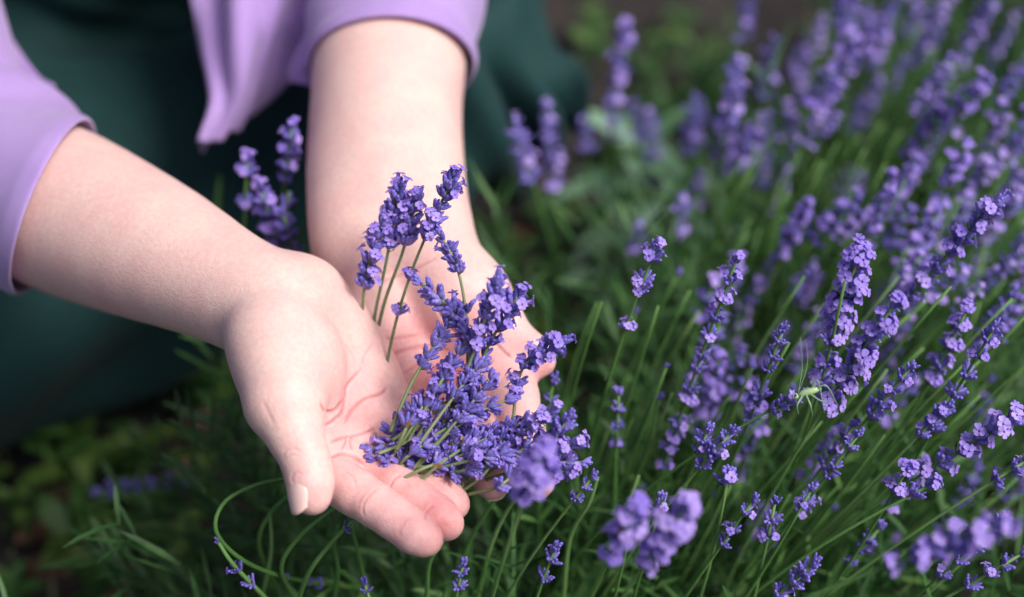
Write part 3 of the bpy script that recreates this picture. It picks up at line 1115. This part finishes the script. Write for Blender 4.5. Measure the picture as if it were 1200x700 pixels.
FS = [
    ((768, 292), (730, 385), .745, [(0, .8), (.13, 1), (.42, .95), (.5, .8), (1.0, .7)], 'half'),
    ((862, 308), (769, 550), .748, ws(13, .85, .8, 1, .02), 'half'),
    ((916, 388), (878, 500), .750, [(0, .7), (.12, .7), (.28, .75), (.42, .75), (.68, .95), (.8, .9), (.95, .8)], 'closed'),
    ((938, 462), (880, 492), .742, [(0, .7), (.2, .75), (.4, .7), (.6, .7)], 'closed'),
    ((856, 508), (815, 552), .740, [(0, .75), (.2, .8), (.45, .9), (.6, .9), (.9, .7)], 'closed'),
    ((829, 505), (812, 548), .745, [(0, .75), (.3, .85), (.6, .7)], 'closed'),
    ((853, 558), (848, 590), .735, [(0.02, .95), (.25, 1.05)], 'closed'),
    ((1006, 298), (976, 400), .735, [(0, .95), (.12, 1.15), (.28, 1.25), (.45, 1.2), (.6, 1.15), (.78, 1.1), (.95, .9)], 'open'),
    ((1046, 360), (960, 480), .715, [(0, .9), (.15, 1), (.32, 1.1), (.45, 1.15), (.6, 1.1), (.75, 1.05), (.95, 1.1)], 'open'),
    ((990, 330), (962, 470), .735, [(.5, .9), (.7, 1), (.86, 1)], 'half'),
    ((1066, 432), (1016, 492), .742, [(0, .7), (.2, .8), (.45, .8), (.7, .9), (.95, .95)], 'closed'),
    ((1004, 512), (935, 604), .745, [(0, .7), (.15, .75), (.4, .75), (.5, .7), (.85, .8), (1, .7)], 'closed'),
    ((1168, 238), (1060, 345), .760, [(0, .95), (.12, 1.1), (.25, 1.1), (.4, 1.1), (.52, 1.05), (.7, .95), (.85, 1), (1, .9)], 'half'),
    ((1164, 386), (1088, 512), .745, [(0, .8), (.1, .85), (.25, .85), (.42, .9), (.6, .9), (.78, .85), (.95, .9)], 'closed'),
    ((1132, 366), (1090, 450), .775, ws(5, .9, .9), 'half'),
    ((1108, 478), (1075, 512), .742, [(0, .75), (.3, .85), (.65, .85), (1, .8)], 'closed'),
    ((1204, 480), (1075, 556), .742, [(0, 1), (.13, 1.05), (.3, 1.15), (.45, 1.1), (.62, 1.05), (.8, 1.05), (1, 1)], 'half'),
    ((1206, 538), (1160, 566), .738, [(.1, .8), (.45, .8), (.9, .8)], 'closed'),
    ((1060, 555), (1040, 590), .738, [(0, .9), (.6, .85)], 'open'),
    ((1088, 570), (1052, 588), .738, [(0, .85), (.5, .8)], 'half'),
    ((950, 575), (936, 600), .742, [(0, .7), (.7, .65)], 'closed'),
    ((882, 588), (844, 640), .740, [(0, .7), (.25, .7), (.7, .75), (1, .7)], 'closed'),
    ((908, 590), (898, 640), .750, [(0, .7), (.4, .8), (.8, .8)], 'closed'),
    ((694, 560), (672, 586), .735, [(0, .6), (.45, .6), (.95, .7)], 'closed'),
    ((650, 644), (632, 688), .735, [(0, .75), (.3, .85), (.8, .75)], 'closed'),
    ((542, 662), (536, 692), .740, [(0, .65), (.35, .7), (.9, .65)], 'closed'),
    ((427, 684), (432, 700), .745, [(0, .6), (.6, .5)], 'closed'),
    ((776, 586), (766, 620), .735, [(0, .75), (.4, .8)], 'closed'),
    ((745, 592), (735, 640), .735, [(0, .75), (.3, .7)], 'closed'),
    ((952, 662), (905, 702), .735, [(0, .8), (.25, .9), (.55, .95), (.9, .9)], 'closed'),
    ((1000, 500), (965, 545), .775, ws(4, .8, .8), 'closed'),
    ((725, 462), (722, 520), .800, ws(4, .8, .6), 'closed'),
    ((648, 448), (640, 490), .800, ws(3, .8, .6), 'closed'),
    ((1170, 610), (1100, 680), .735, [(0, .8), (.2, .8), (.45, .85), (.7, .8), (1, .8)], 'closed'),
    ((1196, 650), (1130, 690), .735, [(0, .8), (.3, .8), (.6, .8), (.95, .8)], 'closed'),
    ((1030, 620), (995, 660), .79, ws(4, .8, .7), 'closed'),
    ((1080, 545), (1040, 600), .80, ws(4, .8, .8), 'half'),
    ((880, 430), (865, 470), .86, ws(3, .8, .8), 'half'),
    ((835, 335), (820, 372), .90, ws(3, 1, .9), 'half'),
    # out of focus, nearer than the hands
    ((742, 600), (708, 668), .640, [(0, .95), (.25, 1.05), (.5, 1.0), (.8, .7)], 'full'),
    ((800, 600), (745, 672), .640, [(0, 1.05), (.22, 1.15), (.45, 1.1), (.65, .9), (.9, .7)], 'full'),
    ((634, 536), (608, 600), .640, [(0, .9), (.2, 1.1), (.45, 1.15), (.68, .9)], 'full'),
    ((1165, 618), (1030, 664), .625, [(0, 1.0), (.18, 1.1), (.36, 1.1), (.54, 1.1), (.72, 1.0), (.95, .7)], 'open'),
]
for tp, lw, d, wh, kd in FS:
    front_stem(tp, lw, d, wh, kd)

# bare leaning stems and further spikes of the same bush
for i in range(26):
    px_ = rnd.uniform(800, 1280)
    py_ = rnd.uniform(200, 640)
    if py_ < 640 - (px_ - 760) * .5 and px_ < 900:
        py_ += 120
    d = rnd.uniform(.84, 1.0)
    lean = rnd.uniform(.3, .9)
    T, Q = px_tip(px_, py_, d, px_ - 60 * lean, py_ + 80)
    k = rnd.randrange(8)
    base = W(B1[0] + .4 * (T[0] - B1[0]) + rnd.uniform(-.08, .06), B1[1] + rnd.uniform(-.02, .2), 0)
    grow(front, T, Q, base, [], detailed=False, spike=(SPK[k], SPL[k]), sscale=rnd.uniform(.85, 1.1))

for i in range(95):
    px_ = rnd.uniform(700, 1320)
    py_ = rnd.uniform(330, 690) - (px_ - 700) * .12
    d = rnd.uniform(.76, .93)
    lean = .25 + .9 * min(1, max(0, (px_ - 680) / 420)) + rnd.uniform(-.2, .25)
    T, Q = px_tip(px_, py_, d, px_ - 70 * lean, py_ + 80)
    base = W(B1[0] + .4 * (T[0] - B1[0]) + rnd.uniform(-.07, .06), B1[1] + rnd.uniform(-.04, .14), 0)
    grow(front, T, Q, base, [(.0, rnd.uniform(.35, .6))] if rnd.random() < .2 else [], 'closed', leaves=rnd.choice((0, 1, 2)))

# arching stems on the left below the thumb
for pts, wh in [
    ([(430, 690, .86), (350, 680, .80), (290, 660, .765), (254, 625, .75), (262, 590, .75), (300, 568, .752), (345, 558, .755)], [(.135, .55), (.125, .5), (.105, .4)]),
    ([(330, 720, .80), (300, 690, .765), (272, 660, .75), (256, 636, .748)], [(.0, .4), (.017, .7), (.028, .7)]),
    ([(345, 720, .80), (360, 675, .765), (385, 640, .75), (412, 612, .74), (432, 600, .735)], [(.004, .4), (.016, .55)]),
    ([(360, 720, .82), (330, 670, .78), (350, 630, .765), (395, 592, .755), (420, 570, .75)], [(.012, .5)]),
    ([(330, 700, .84), (304, 640, .81), (318, 600, .80), (352, 570, .79)], []),
    ([(300, 720, .84), (312, 680, .82), (318, 640, .81), (316, 600, .80)], []),
    ([(390, 710, .83), (396, 670, .81), (392, 640, .80), (396, 615, .79)], []),
    ([(500, 700, .80), (503, 660, .775), (520, 630, .765), (545, 560, .75)], []),
    ([(560, 700, .83), (575, 640, .80), (600, 590, .78), (640, 550, .77)], []),
    ([(530, 700, .85), (548, 640, .82), (570, 600, .80), (600, 560, .79)], []),
    ([(660, 700, .83), (668, 630, .80), (690, 590, .78), (700, 560, .77)], []),
    ([(432, 700, .82), (420, 650, .80), (410, 610, .79), (402, 580, .78)], []),
]:
    path = catmull([P(*p) for p in pts], 30)
    g0 = W(path[0][0] * .6 + B1[0] * .4, B1[1] - .02, 0)
    full = np.vstack([catmull(np.array([g0, (g0 + path[0]) / 2 + W(0, -.01, .02), path[0]]), 8)[:-1], path])
    dress_stem(full, front, front.location, wh, .0013, .0009, stem_name='flower_stem', kind='closed', leaves=3)


def foliage(parent, base, n_shoots, radius, height, name='foliage', seed=1, xlim=None):
    """leafy shoots of narrow leaves"""
    r_ = np.random.default_rng(seed)
    v, f = [], []
    for _ in range(n_shoots):
        a = r_.uniform(0, 2 * math.pi)
        rr = radius * math.sqrt(r_.uniform())
        root = np.array(base) + np.array([math.cos(a) * rr * .45, math.sin(a) * rr * .45, 0])
        out = np.array([math.cos(a), math.sin(a), 0])
        hgt = height * r_.uniform(.55, 1.1)
        tipp = root + out * rr * r_.uniform(.5, .9) + np.array([0, 0, hgt])
        mid = (root + tipp) / 2 + np.array([0, 0, hgt * .12]) + out * rr * .1
        nl = int(r_.integers(9, 15))
        for i in range(nl):
            t = .25 + .75 * i / (nl - 1)
            p = (1 - t) ** 2 * root + 2 * t * (1 - t) * mid + t * t * tipp
            d = (1 - t) * (mid - root) + t * (tipp - mid)
            d /= np.linalg.norm(d)
            s = np.cross(d, r_.normal(size=3))
            s /= np.linalg.norm(s)
            for sg in (-1, 1):
                leaf_into(v, f, p, d * r_.uniform(.5, 1.2) + s * sg * r_.uniform(.4, .8), s, r_.uniform(.018, .042), r_.uniform(.0011, .0019), r_.uniform(-.1, .3))
    o = link(name, npmesh(name, v, f, M_leaf), parent, parent.location)
    o['kind'] = 'stuff'
    return o


foliage(front, (B1[0] - .02, B1[1] - .01, 0), 250, .22, .23, seed=2)
foliage(front, (B1[0] + .18, B1[1] + .04, 0), 190, .22, .23, name='foliage', seed=12)

# bushes further back
BACKS = [
    (W(.24, .95, 0), 'lavender bush behind the in-focus bush with bright green stems', [
        (868, 70, 850, 128, 1.02), (908, 52, 888, 132, 1.10), (902, 138, 868, 196, 1.04), (924, 122, 934, 166, 1.05), (1006, 52, 958, 118, 1.02), (978, 84, 930, 156, 1.0),
        (992, 70, 950, 140, 1.04), (928, 182, 902, 240, 1.06), (948, 236, 918, 294, .92), (1002, 232, 942, 286, .92), (952, 306, 936, 334, .95), (1010, 205, 985, 250, 1.05),
        (868, 298, 860, 325, .92), (1076, 186, 1036, 250, .93), (1048, 226, 1012, 286, .93), (1062, 208, 1030, 262, .95), (880, 150, 862, 196, 1.05), (965, 128, 935, 170, 1.0)], 1.0),
    (W(.38, 1.18, 0), 'farthest lavender bush with small crowded violet spikes, beyond the other bushes', [
        (990, -14, 986, 36, 1.08), (934, 60, 930, 78, 1.15), (946, 58, 944, 76, 1.15), (1052, -6, 1018, 60, 1.10), (1062, 68, 1044, 108, 1.12), (1118, 0, 1076, 40, 1.14), (1172, -8, 1138, 48, 1.06),
        (1040, 20, 1020, 80, 1.14), (1195, 20, 1160, 60, 1.15), (1090, 30, 1066, 80, 1.16), (1015, 10, 1000, 56, 1.16), (1130, 60, 1100, 104, 1.12), (965, 20, 955, 60, 1.2), (1215, 60, 1180, 100, 1.1),
        (1150, 20, 1128, 66, 1.14), (1085, -10, 1060, 34, 1.2), (1030, 96, 1008, 140, 1.15)], 1.1),
    (W(.42, .86, 0), 'lavender bush leaning over the in-focus bush with thick violet spikes', [
        (1122, 74, 1070, 128, .98), (1152, 92, 1098, 168, .96), (1192, 90, 1150, 152, .96), (1118, 120, 1064, 184, .98), (1212, 140, 1170, 196, .95), (1132, 172, 1098, 238, .90), (1172, 182, 1122, 242, .94),
        (1206, 196, 1152, 250, .93), (1196, 232, 1150, 284, .92), (1216, 262, 1172, 312, .90), (1200, 300, 1150, 334, .88), (1100, 250, 1064, 304, .90), (1140, 230, 1100, 290, .93), (1180, 140, 1140, 190, .97),
        (1088, 150, 1050, 200, 1.0), (1220, 330, 1170, 372, .88), (1128, 316, 1088, 360, .86), (1190, 350, 1140, 410, .84), (1080, 300, 1040, 350, .86)], 1.0),
]
for bi, (bb, lab, lst, sc_) in enumerate(BACKS):
    b = bush(bb, lab)
    for (tx, ty, lx, ly, d) in lst:
        T, Q = px_tip(tx, ty, d, lx, ly)
        k = rnd.randrange(8)
        L_ = np.linalg.norm(T - Q)
        base = bb + W(rnd.uniform(-.06, .06) + .25 * (T[0] - bb[0]), rnd.uniform(-.08, .08), 0)
        grow(b, T, Q, base, [], detailed=False, spike=(SPK[k], SPL[k]), sscale=sc_ * rnd.uniform(.8, 1.0) * min(1.0, max(.6, L_ / SPL[k])), fat=rnd.uniform(1.2, 1.6))
        if rnd.random() < .75:
            ox, oy, od = rnd.uniform(-22, 22), rnd.uniform(-8, 26), rnd.uniform(-.02, .04)
            T, Q = px_tip(tx + ox, ty + oy, d + od, lx + ox * .6, ly + oy)
            k = rnd.randrange(8)
            grow(b, T, Q, base + W(rnd.uniform(-.02, .02), rnd.uniform(-.02, .02), 0), [], detailed=False, spike=(SPK[k], SPL[k]), sscale=sc_ * rnd.uniform(.65, .9) * min(1.0, max(.6, L_ / SPL[k])), fat=rnd.uniform(1.2, 1.6))
    for i in range((46, 30, 24)[bi]):
        px_, py_ = ((rnd.uniform(850, 1080), rnd.uniform(150, 330)), (rnd.uniform(960, 1220), rnd.uniform(20, 160)), (rnd.uniform(1060, 1240), rnd.uniform(180, 400)))[bi]
        d = (rnd.uniform(.94, 1.06), rnd.uniform(1.1, 1.25), rnd.uniform(.88, 1.0))[bi]
        lean = rnd.uniform(.5, 1.0)
        T, Q = px_tip(px_, py_, d, px_ - 60 * lean, py_ + 85)
        base = bb + W(rnd.uniform(-.08, .05) + .2 * (T[0] - bb[0]), rnd.uniform(-.08, .08), 0)
        grow(b, T, Q, base, [], detailed=False)
    foliage(b, bb + W(.03, 0, 0), 110, .13, .15, seed=20 + bi)

# loose plants between skirt and bushes, seen out of focus
b = bush(W(.10, 1.13, 0), 'sparse young lavender plant with few spikes growing beside the skirt')
for (tx, ty, lx, ly, d, k, s) in [(732, 30, 722, 100, 1.08, 1, 1.25), (600, 142, 622, 205, .99, 0, 1.15), (640, 122, 646, 188, 1.06, 3, 1.1), (686, 140, 688, 175, 1.10, 5, 1.0),
                                  (712, 115, 720, 155, 1.15, 2, 1.1), (758, 130, 766, 165, 1.15, 2, 1.1), (742, 125, 746, 150, 1.2, 5, 1.1), (812, 118, 806, 185, 1.12, 0, 1.1),
                                  (826, 122, 815, 170, 1.15, 2, 1.0), (762, 180, 760, 210, 1.15, 5, 1.0), (800, 232, 800, 270, 1.0, 5, 1.1), (752, 262, 748, 285, 1.0, 5, .9),
                                  (878, -8, 872, 34, 1.15, 2, 1.2), (992, -25, 990, 38, .99, 1, 1.1), (866, 75, 856, 130, 1.0, 0, 1.2), (818, 205, 815, 230, 1.1, 5, 1.0),
                                  (856, 130, 845, 190, 1.1, 6, 1.1), (905, 150, 890, 210, 1.1, 4, 1.1)]:
    T, Q = px_tip(tx, ty, d, lx, ly)
    g = ground_at(lx + rnd.uniform(-10, 30), ly + 190)
    grow(b, T, Q, W(g[0], g[1], 0), [], detailed=False, spike=(SPK[k], SPL[k]), sscale=s * .85, fat=1.3)
foliage(b, (.16, 1.18, 0), 14, .06, .07, seed=33)

# stems rising behind the forearm, in front of the skirt
b = bush(W(-.14, .70, 0), 'small lavender plant rising behind the bare forearm against the dark skirt')
for (tp, lw, d, wh, kd) in [((342, 150), (332, 216), .86, [(0, .75), (.2, .85), (.45, .9), (.7, .9), (.95, .85)], 'half'),
                            ((290, 188), (286, 246), .87, [(0, .8), (.25, .95), (.9, .9)], 'half'),
                            ((306, 222), (326, 290), .86, [(0, .9), (.2, 1), (.45, 1), (.7, 1), (1, 1)], 'half'),
                            ((332, 252), (346, 300), .86, [(0, .85), (.3, .95), (.6, 1), (1, 1)], 'closed'),
                            ((338, 225), (336, 262), .865, [(.4, .8)], 'closed')]:
    T, Q = px_tip(*tp, d, *lw)
    grow(b, T, Q, W(-.13 + rnd.uniform(-.03, .03), .70, 0), [(np.linalg.norm(T - Q) * f_, s_) for f_, s_ in wh], kd)

# drooping spike low on the left
b = bush(W(-.10, .74, 0), 'thin lavender plant with a drooping spike lying over weeds below the skirt')
path = catmull(np.array([W(-.10, .74, 0), P(330, 600, 1.02), P(280, 568, 1.02), P(215, 562, 1.0), P(160, 570, .99), P(118, 576, .985)]), 30)
dress_stem(path, b, b.location, [(0, .9), (.008, .95), (.016, .9), (.024, .9), (.032, .9), (.042, .9), (.050, .9)], stem_name='flower_stem', kind='closed')
path = catmull(np.array([W(-.12, .76, 0), P(300, 560, 1.03), P(285, 530, 1.02), P(278, 505, 1.0)]), 20)
dress_stem(path, b, b.location, [(0, .9), (.01, .9)], stem_name='flower_stem', kind='closed')

# ------------------------------------------------------------------ sprigs in the hands
def sprig(pts, wh, label, group=None, kind='half', r=.00085):
    path = catmull(np.array([P(*p) for p in pts]), 26)
    root = empty('lavender_sprig', path[0])
    tag(root, label, 'lavender sprig', group)
    dress_stem(path, root, root.location, wh, r, .0006, stem_name='stem', whorl_parent=root, kind=kind)
    return root


def wl(dists, sizes=None, base=1.0):
    return [(x, (sizes[i] if sizes else base) * rnd.uniform(.92, 1.08)) for i, x in enumerate(dists)]


M3 = .001
sprig([(436, 402, .790), (440, 365, .778), (452, 310, .768), (468, 224, .757)], wl([x * M3 for x in (0, 5, 10, 15, 21, 27)], None, .95),
      'leaning full lavender sprig standing in the gap between the palms, lilac flowers at its tip')
sprig([(430, 400, .790), (425, 365, .778), (430, 320, .768), (448, 262, .760)], wl([x * M3 for x in (0, 6, 12, 18, 25, 31)], None, .95),
      'shorter lavender sprig in the gap between the palms, nearest the wrist')
sprig([(440, 398, .790), (452, 350, .774), (472, 295, .764), (488, 236, .755)], wl([x * M3 for x in (0, 5, 10, 15, 20)], None, .9),
      'lavender sprig in the gap between the palms, its spike pressed against a taller one')
sprig([(464, 480, .785), (453, 440, .778), (462, 385, .768), (480, 325, .758), (500, 275, .750), (530, 210, .742)],
      wl([x * M3 for x in (0, 4.5, 9, 15, 21, 26, 29, 50, 68)], [.8, .95, .9, .85, .85, .8, .8, .6, .8]),
      'tall lavender sprig with a long bare stem rising from the crease of the palms', kind='half')
UP = 'lavender sprig leaning over the open palm in the cupped bunch'
sprig([(520, 560, .748), (545, 480, .755), (548, 420, .752), (545, 360, .747), (536, 315, .743), (520, 282, .740)], wl([x * M3 for x in (0, 5, 10, 15, 33, 50)], [.8, .9, .9, .8, .9, 1.]), UP, 'sprigs leaning over the palm', 'closed')
sprig([(500, 565, .745), (545, 470, .752), (562, 430, .750), (545, 390, .747), (520, 355, .744), (494, 333, .742)], wl([x * M3 for x in (0, 5, 11, 17, 23, 29)], [.7, .85, 1, 1, 1, 1]), UP, 'sprigs leaning over the palm', 'closed')
sprig([(495, 560, .742), (530, 480, .742), (552, 420, .735), (570, 370, .722), (582, 334, .715)], wl([x * M3 for x in (0, 5, 10, 16, 24, 32)], None, 1.0), UP, 'sprigs leaning over the palm', 'half')
sprig([(505, 555, .742), (548, 470, .745), (570, 410, .738), (590, 375, .730), (606, 348, .726)], wl([x * M3 for x in (0, 5, 10, 17, 25)], None, .95), UP, 'sprigs leaning over the palm', 'half')
sprig([(560, 560, .744), (598, 500, .748), (605, 455, .745), (618, 425, .738), (656, 402, .732)], wl([x * M3 for x in (0, 5, 10, 15, 20, 30, 35)], [.85, 1, 1, 1, .95, .8, .75]), 'lavender sprig reaching past the thumb of the palm-up hand', None, 'half')
sprig([(532, 628, .722), (540, 590, .735), (545, 540, .738), (552, 470, .742), (556, 420, .742)], wl([x * M3 for x in (0, 6, 13, 20, 27, 34, 52)], None, .95), 'lavender sprig whose stem end pokes out over the fingertips', None, 'closed')
tips = [(530, 372), (548, 398), (566, 420), (520, 432), (502, 462), (540, 452), (574, 446), (592, 470), (478, 488), (514, 496), (556, 486), (602, 500), (628, 490), (646, 484),
        (664, 492), (672, 520), (682, 548), (664, 566), (622, 526), (592, 536), (562, 548), (534, 544), (612, 556), (646, 528), (490, 470), (505, 515), (575, 505), (640, 512), (655, 545), (588, 515),
        (545, 515), (525, 470), (600, 530), (480, 520), (560, 525), (630, 545)]
BUNCH = [('lavender sprig of closed violet buds in the crowded bunch across the fingers', 'budded sprigs in the crowded bunch', 'closed'),
         ('lavender sprig with some open lilac flowers in the crowded bunch across the fingers', 'flowering sprigs in the crowded bunch', 'half')]
for i, (tx, ty) in enumerate(tips):
    ty -= max(0, ty - 535) * .45
    an, ll = math.radians(rnd.uniform(12, 68)), rnd.uniform(80, 170)
    bx, by = max(rnd.uniform(442, 470), tx - ll * math.cos(an)), max(rnd.uniform(500, 530), min(rnd.uniform(548, 584), ty + ll * math.sin(an)))
    bd = .731 + rnd.uniform(-.006, .006) + (bx - 440) * .00010
    td = .744 - .018 * min(1, max(0, (tx - 540) / 140)) + rnd.uniform(-.012, .008)
    mx_, my_ = (bx + tx) / 2 + rnd.uniform(-10, 10), (by + ty) / 2 + rnd.uniform(-8, 8)
    md = (bd + td) / 2 - rnd.uniform(.0, .010)
    L_ = np.linalg.norm(P(bx, by, bd) - P(tx, ty, td))
    n = int(min(6, max(3, L_ / .0095)))
    gap_ = rnd.uniform(.005, .0075)
    sprig([(bx, by, bd), (mx_, my_, md), (tx, ty, td)], wl([k * gap_ for k in range(n)], None, rnd.uniform(.74, .95)), *BUNCH[i % 2])
for (tx, ty, bx, by, d) in [(436, 526, 470, 520, .738), (442, 540, 478, 548, .735), (458, 506, 500, 540, .742), (470, 498, 500, 545, .742)]:
    sprig([(bx + 30, by, d), (bx, by - 2, d), (tx, ty, d)], wl([0, .005, .010, .015], None, .85), 'lavender sprig lying flat with its tip toward the thumb', 'flat sprigs by the thumb', 'closed')

# ------------------------------------------------------------------ grasshopper on a spike
gh = empty('grasshopper', P(945, 462, .735))
tag(gh, 'small pale green grasshopper with long feelers clinging to a lavender spike', 'insect')


def gp(px, py, d=.735):
    return P(px, py, d)


def gpart(name, pts, radii, mat, sides=8):
    v, f = tube_arrays(catmull(np.array(pts), 10), np.interp(np.linspace(0, 1, 10), np.linspace(0, 1, len(radii)), radii), sides)
    return link(name, pymesh(name, v, f, mat), gh, gh.location)


gpart('body', [gp(934, 466, .733), gp(942, 461, .732), gp(952, 458, .731), gp(962, 455, .731)], [.0005, .0016, .0017, .0015, .0009], M_insect)
gpart('head', [gp(936, 470, .733), gp(934, 466, .733), gp(933, 461, .733)], [.0006, .0014, .0008], M_insect)
gpart('eye', [gp(932.5, 464, .7318), gp(933, 462.5, .7316)], [.0004, .0005, .0003], M_eye, 6)
for (a, b_, c) in [((950, 458), (958, 446), (966, 484)), ((954, 459), (968, 452), (982, 476)), ((944, 462), (950, 476), (952, 488)), ((940, 464), (934, 476), (936, 486)), ((948, 461), (962, 470), (972, 470))]:
    gpart('leg', [gp(*a, .731), gp(*b_, .729), gp(*c, .733)], [.0006, .0004, .0002], M_insect_leg, 5)
for c in [((935, 462), (940, 430), (938, 395)), ((935, 462), (946, 428), (944, 398))]:
    gpart('antenna', [gp(*q, .732) for q in c], [.00018, .00014, .0001], M_insect_leg, 4)

# ------------------------------------------------------------------ broad-leaved plants, weeds, fallen leaves, grass
def leaf_mesh(name, ln, wd, mat, curl=.25, fold=.25, n=7, seed=0):
    r_ = random.Random(seed)
    v, f = [], []
    for i in range(n + 1):
        t = i / n
        w = wd * (math.sin(math.pi * min(1, t * .96 + .03)) ** .8) * (1 - .25 * t) + .0003
        z = -curl * ln * t * t + .02 * ln * math.sin(t * 9 + seed)
        for s in (-1, -.5, 0, .5, 1):
            v.append((s * w, ln * t, z + fold * w * abs(s) + r_.uniform(-.02, .02) * wd))
    for i in range(n):
        for k in range(4):
            a = i * 5 + k
            f.append((a, a + 1, a + 6, a + 5))
    return pymesh(name, v, f, mat)


LV_sage = [leaf_mesh('leaf', .055, .0095, M_sage, .35 + .1 * i, .3, seed=i) for i in range(4)]
LV_weed = [leaf_mesh('leaf', .035, .010, M_weed, .2 + .1 * i, .2, seed=i) for i in range(4)]
LV_dead = [leaf_mesh('fallen_leaf', .035, .013, M_dead, .1 + .2 * i, .4, seed=i) for i in range(4)]


def leafy(base, height, nl, meshes, label, cat, name, group=None, size=1.0, droop=.5, lean=(0, 0)):
    root = empty(name, base)
    tag(root, label, cat, group)
    base = np.asarray(base, float)
    top = base + W(lean[0], lean[1], height)
    path = catmull(np.array([base, (base + top) / 2 + W(rnd.gauss(0, .005), rnd.gauss(0, .005), 0), top]), 8)
    v, f = tube_arrays(path, np.linspace(.0022, .0010, 8) * (.6 + .4 * size), 6)
    link('stem', pymesh('stem', v, f, M_stem), root, root.location)
    for i in range(nl):
        t = .35 + .65 * i / max(1, nl - 1)
        p, d, L_ = at_len(path, 0)
        p, d, L_ = at_len(path, L_ * t)
        o = link('leaf', rnd.choice(meshes), root, root.location)
        az = i * 2.4 + rnd.uniform(-.3, .3)
        pitch = math.radians(rnd.uniform(5, 35) + 40 * t * (1 - droop))
        s = size * rnd.uniform(.75, 1.15) * (1 - .25 * t)
        o.matrix_basis = Matrix.Translation(Vector(p)) @ Matrix.Rotation(az, 4, 'Z') @ Matrix.Rotation(pitch, 4, 'X') @ Matrix.Scale(s, 4)
    return root


g = ground_at(735, 330)
leafy(W(g[0], g[1], -.005), .14, 13, LV_sage, 'upright pale green plant with long broad leaves between skirt and lavender', 'plant', 'leafy_plant', None, 1.35, .3)
g = ground_at(785, 400)
leafy(W(g[0], g[1], -.005), .165, 12, LV_sage, 'paler blue-green broad-leaved plant just in front of the upright green one', 'plant', 'leafy_plant', None, 1.2, .4, (.0, -.02))
g = ground_at(720, 420)
leafy(W(g[0], g[1], -.005), .10, 8, LV_sage, 'low broad-leaved plant at the foot of the lavender bush', 'plant', 'leafy_plant', None, .8, .5)

spots = [(30, 610), (80, 640), (110, 590), (150, 630), (190, 600), (215, 650), (60, 560), (240, 590), (20, 680), (130, 680), (200, 690), (250, 470), (220, 450), (265, 440), (235, 510), (180, 530),
         (600, 300), (640, 290), (615, 345), (660, 330), (690, 360), (620, 400), (650, 250), (700, 260), (665, 420), (720, 320), (750, 120), (700, 60), (780, 60), (820, 90), (850, 130), (800, 20), (690, 20),
         (740, 180), (850, 260), (790, 330), (820, 220), (100, 540), (10, 560), (160, 560)]
for (x_, y_) in spots:
    g = ground_at(x_, y_ + 20)
    leafy(W(g[0], g[1], -.006), rnd.uniform(.02, .06), rnd.randint(5, 9), LV_weed, 'small green weed on the dark soil below the skirt hem' if x_ < 400 else ('small weed on bare soil between skirt and lavender' if y_ > 240 else 'small weed in the dry grass beyond the skirt'), 'weed', 'weed', 'weeds below the skirt' if x_ < 400 else ('weeds between skirt and lavender' if y_ > 240 else 'weeds in the dry grass'), rnd.uniform(.6, 1.25), .7)
for (x_, y_) in [(90, 605), (100, 660), (65, 685), (145, 665), (230, 540), (135, 690), (45, 590), (170, 580), (250, 500), (620, 320), (655, 370), (600, 270), (680, 400), (640, 350), (705, 300), (20, 640), (200, 560), (215, 615), (630, 440), (700, 440)]:
    g = ground_at(x_, y_)
    o = link('fallen_leaf', rnd.choice(LV_dead))
    o.matrix_basis = Matrix.Translation((g[0], g[1], .004)) @ Matrix.Rotation(rnd.uniform(0, 6.28), 4, 'Z') @ Matrix.Rotation(rnd.uniform(-.2, .2), 4, 'X') @ Matrix.Scale(rnd.uniform(.6, 1.2), 4)
    tag(o, 'brown fallen leaf on the soil below the skirt hem' if x_ < 400 else 'brown fallen leaf on the soil between hand and lavender', 'leaf', 'fallen leaves below the skirt' if x_ < 400 else 'fallen leaves beside the hand')


def grass(n, xr, yr, hr, seed, name, label, skip=None):
    r_ = np.random.default_rng(seed)
    v, f = [], []
    for _ in range(n):
        x, y = r_.uniform(*xr), r_.uniform(*yr)
        if skip is not None and skip(x, y):
            continue
        a = r_.uniform(0, 6.28)
        d = np.array([math.cos(a) * r_.uniform(.1, .8), math.sin(a) * r_.uniform(.1, .8), 1])
        leaf_into(v, f, np.array([x, y, -.012]), d, np.zeros(3), r_.uniform(*hr), r_.uniform(.0008, .002), r_.uniform(.1, .7))
    o = link(name, npmesh(name, v, f, M_grass))
    return tag(o, label, 'grass', kind='stuff')


grass(3400, (-1.2, 1.6), (.55, 2.8), (.03, .10), 4, 'grass', 'thin green and straw-coloured grass on the soil', lambda x, y: (x < .10 and y < 1.45) or (x < .62 and y < .95))
grass(1300, (-1.3, .12), (.35, .86), (.015, .05), 7, 'low_grass', 'short sparse grass among the weeds below the skirt')
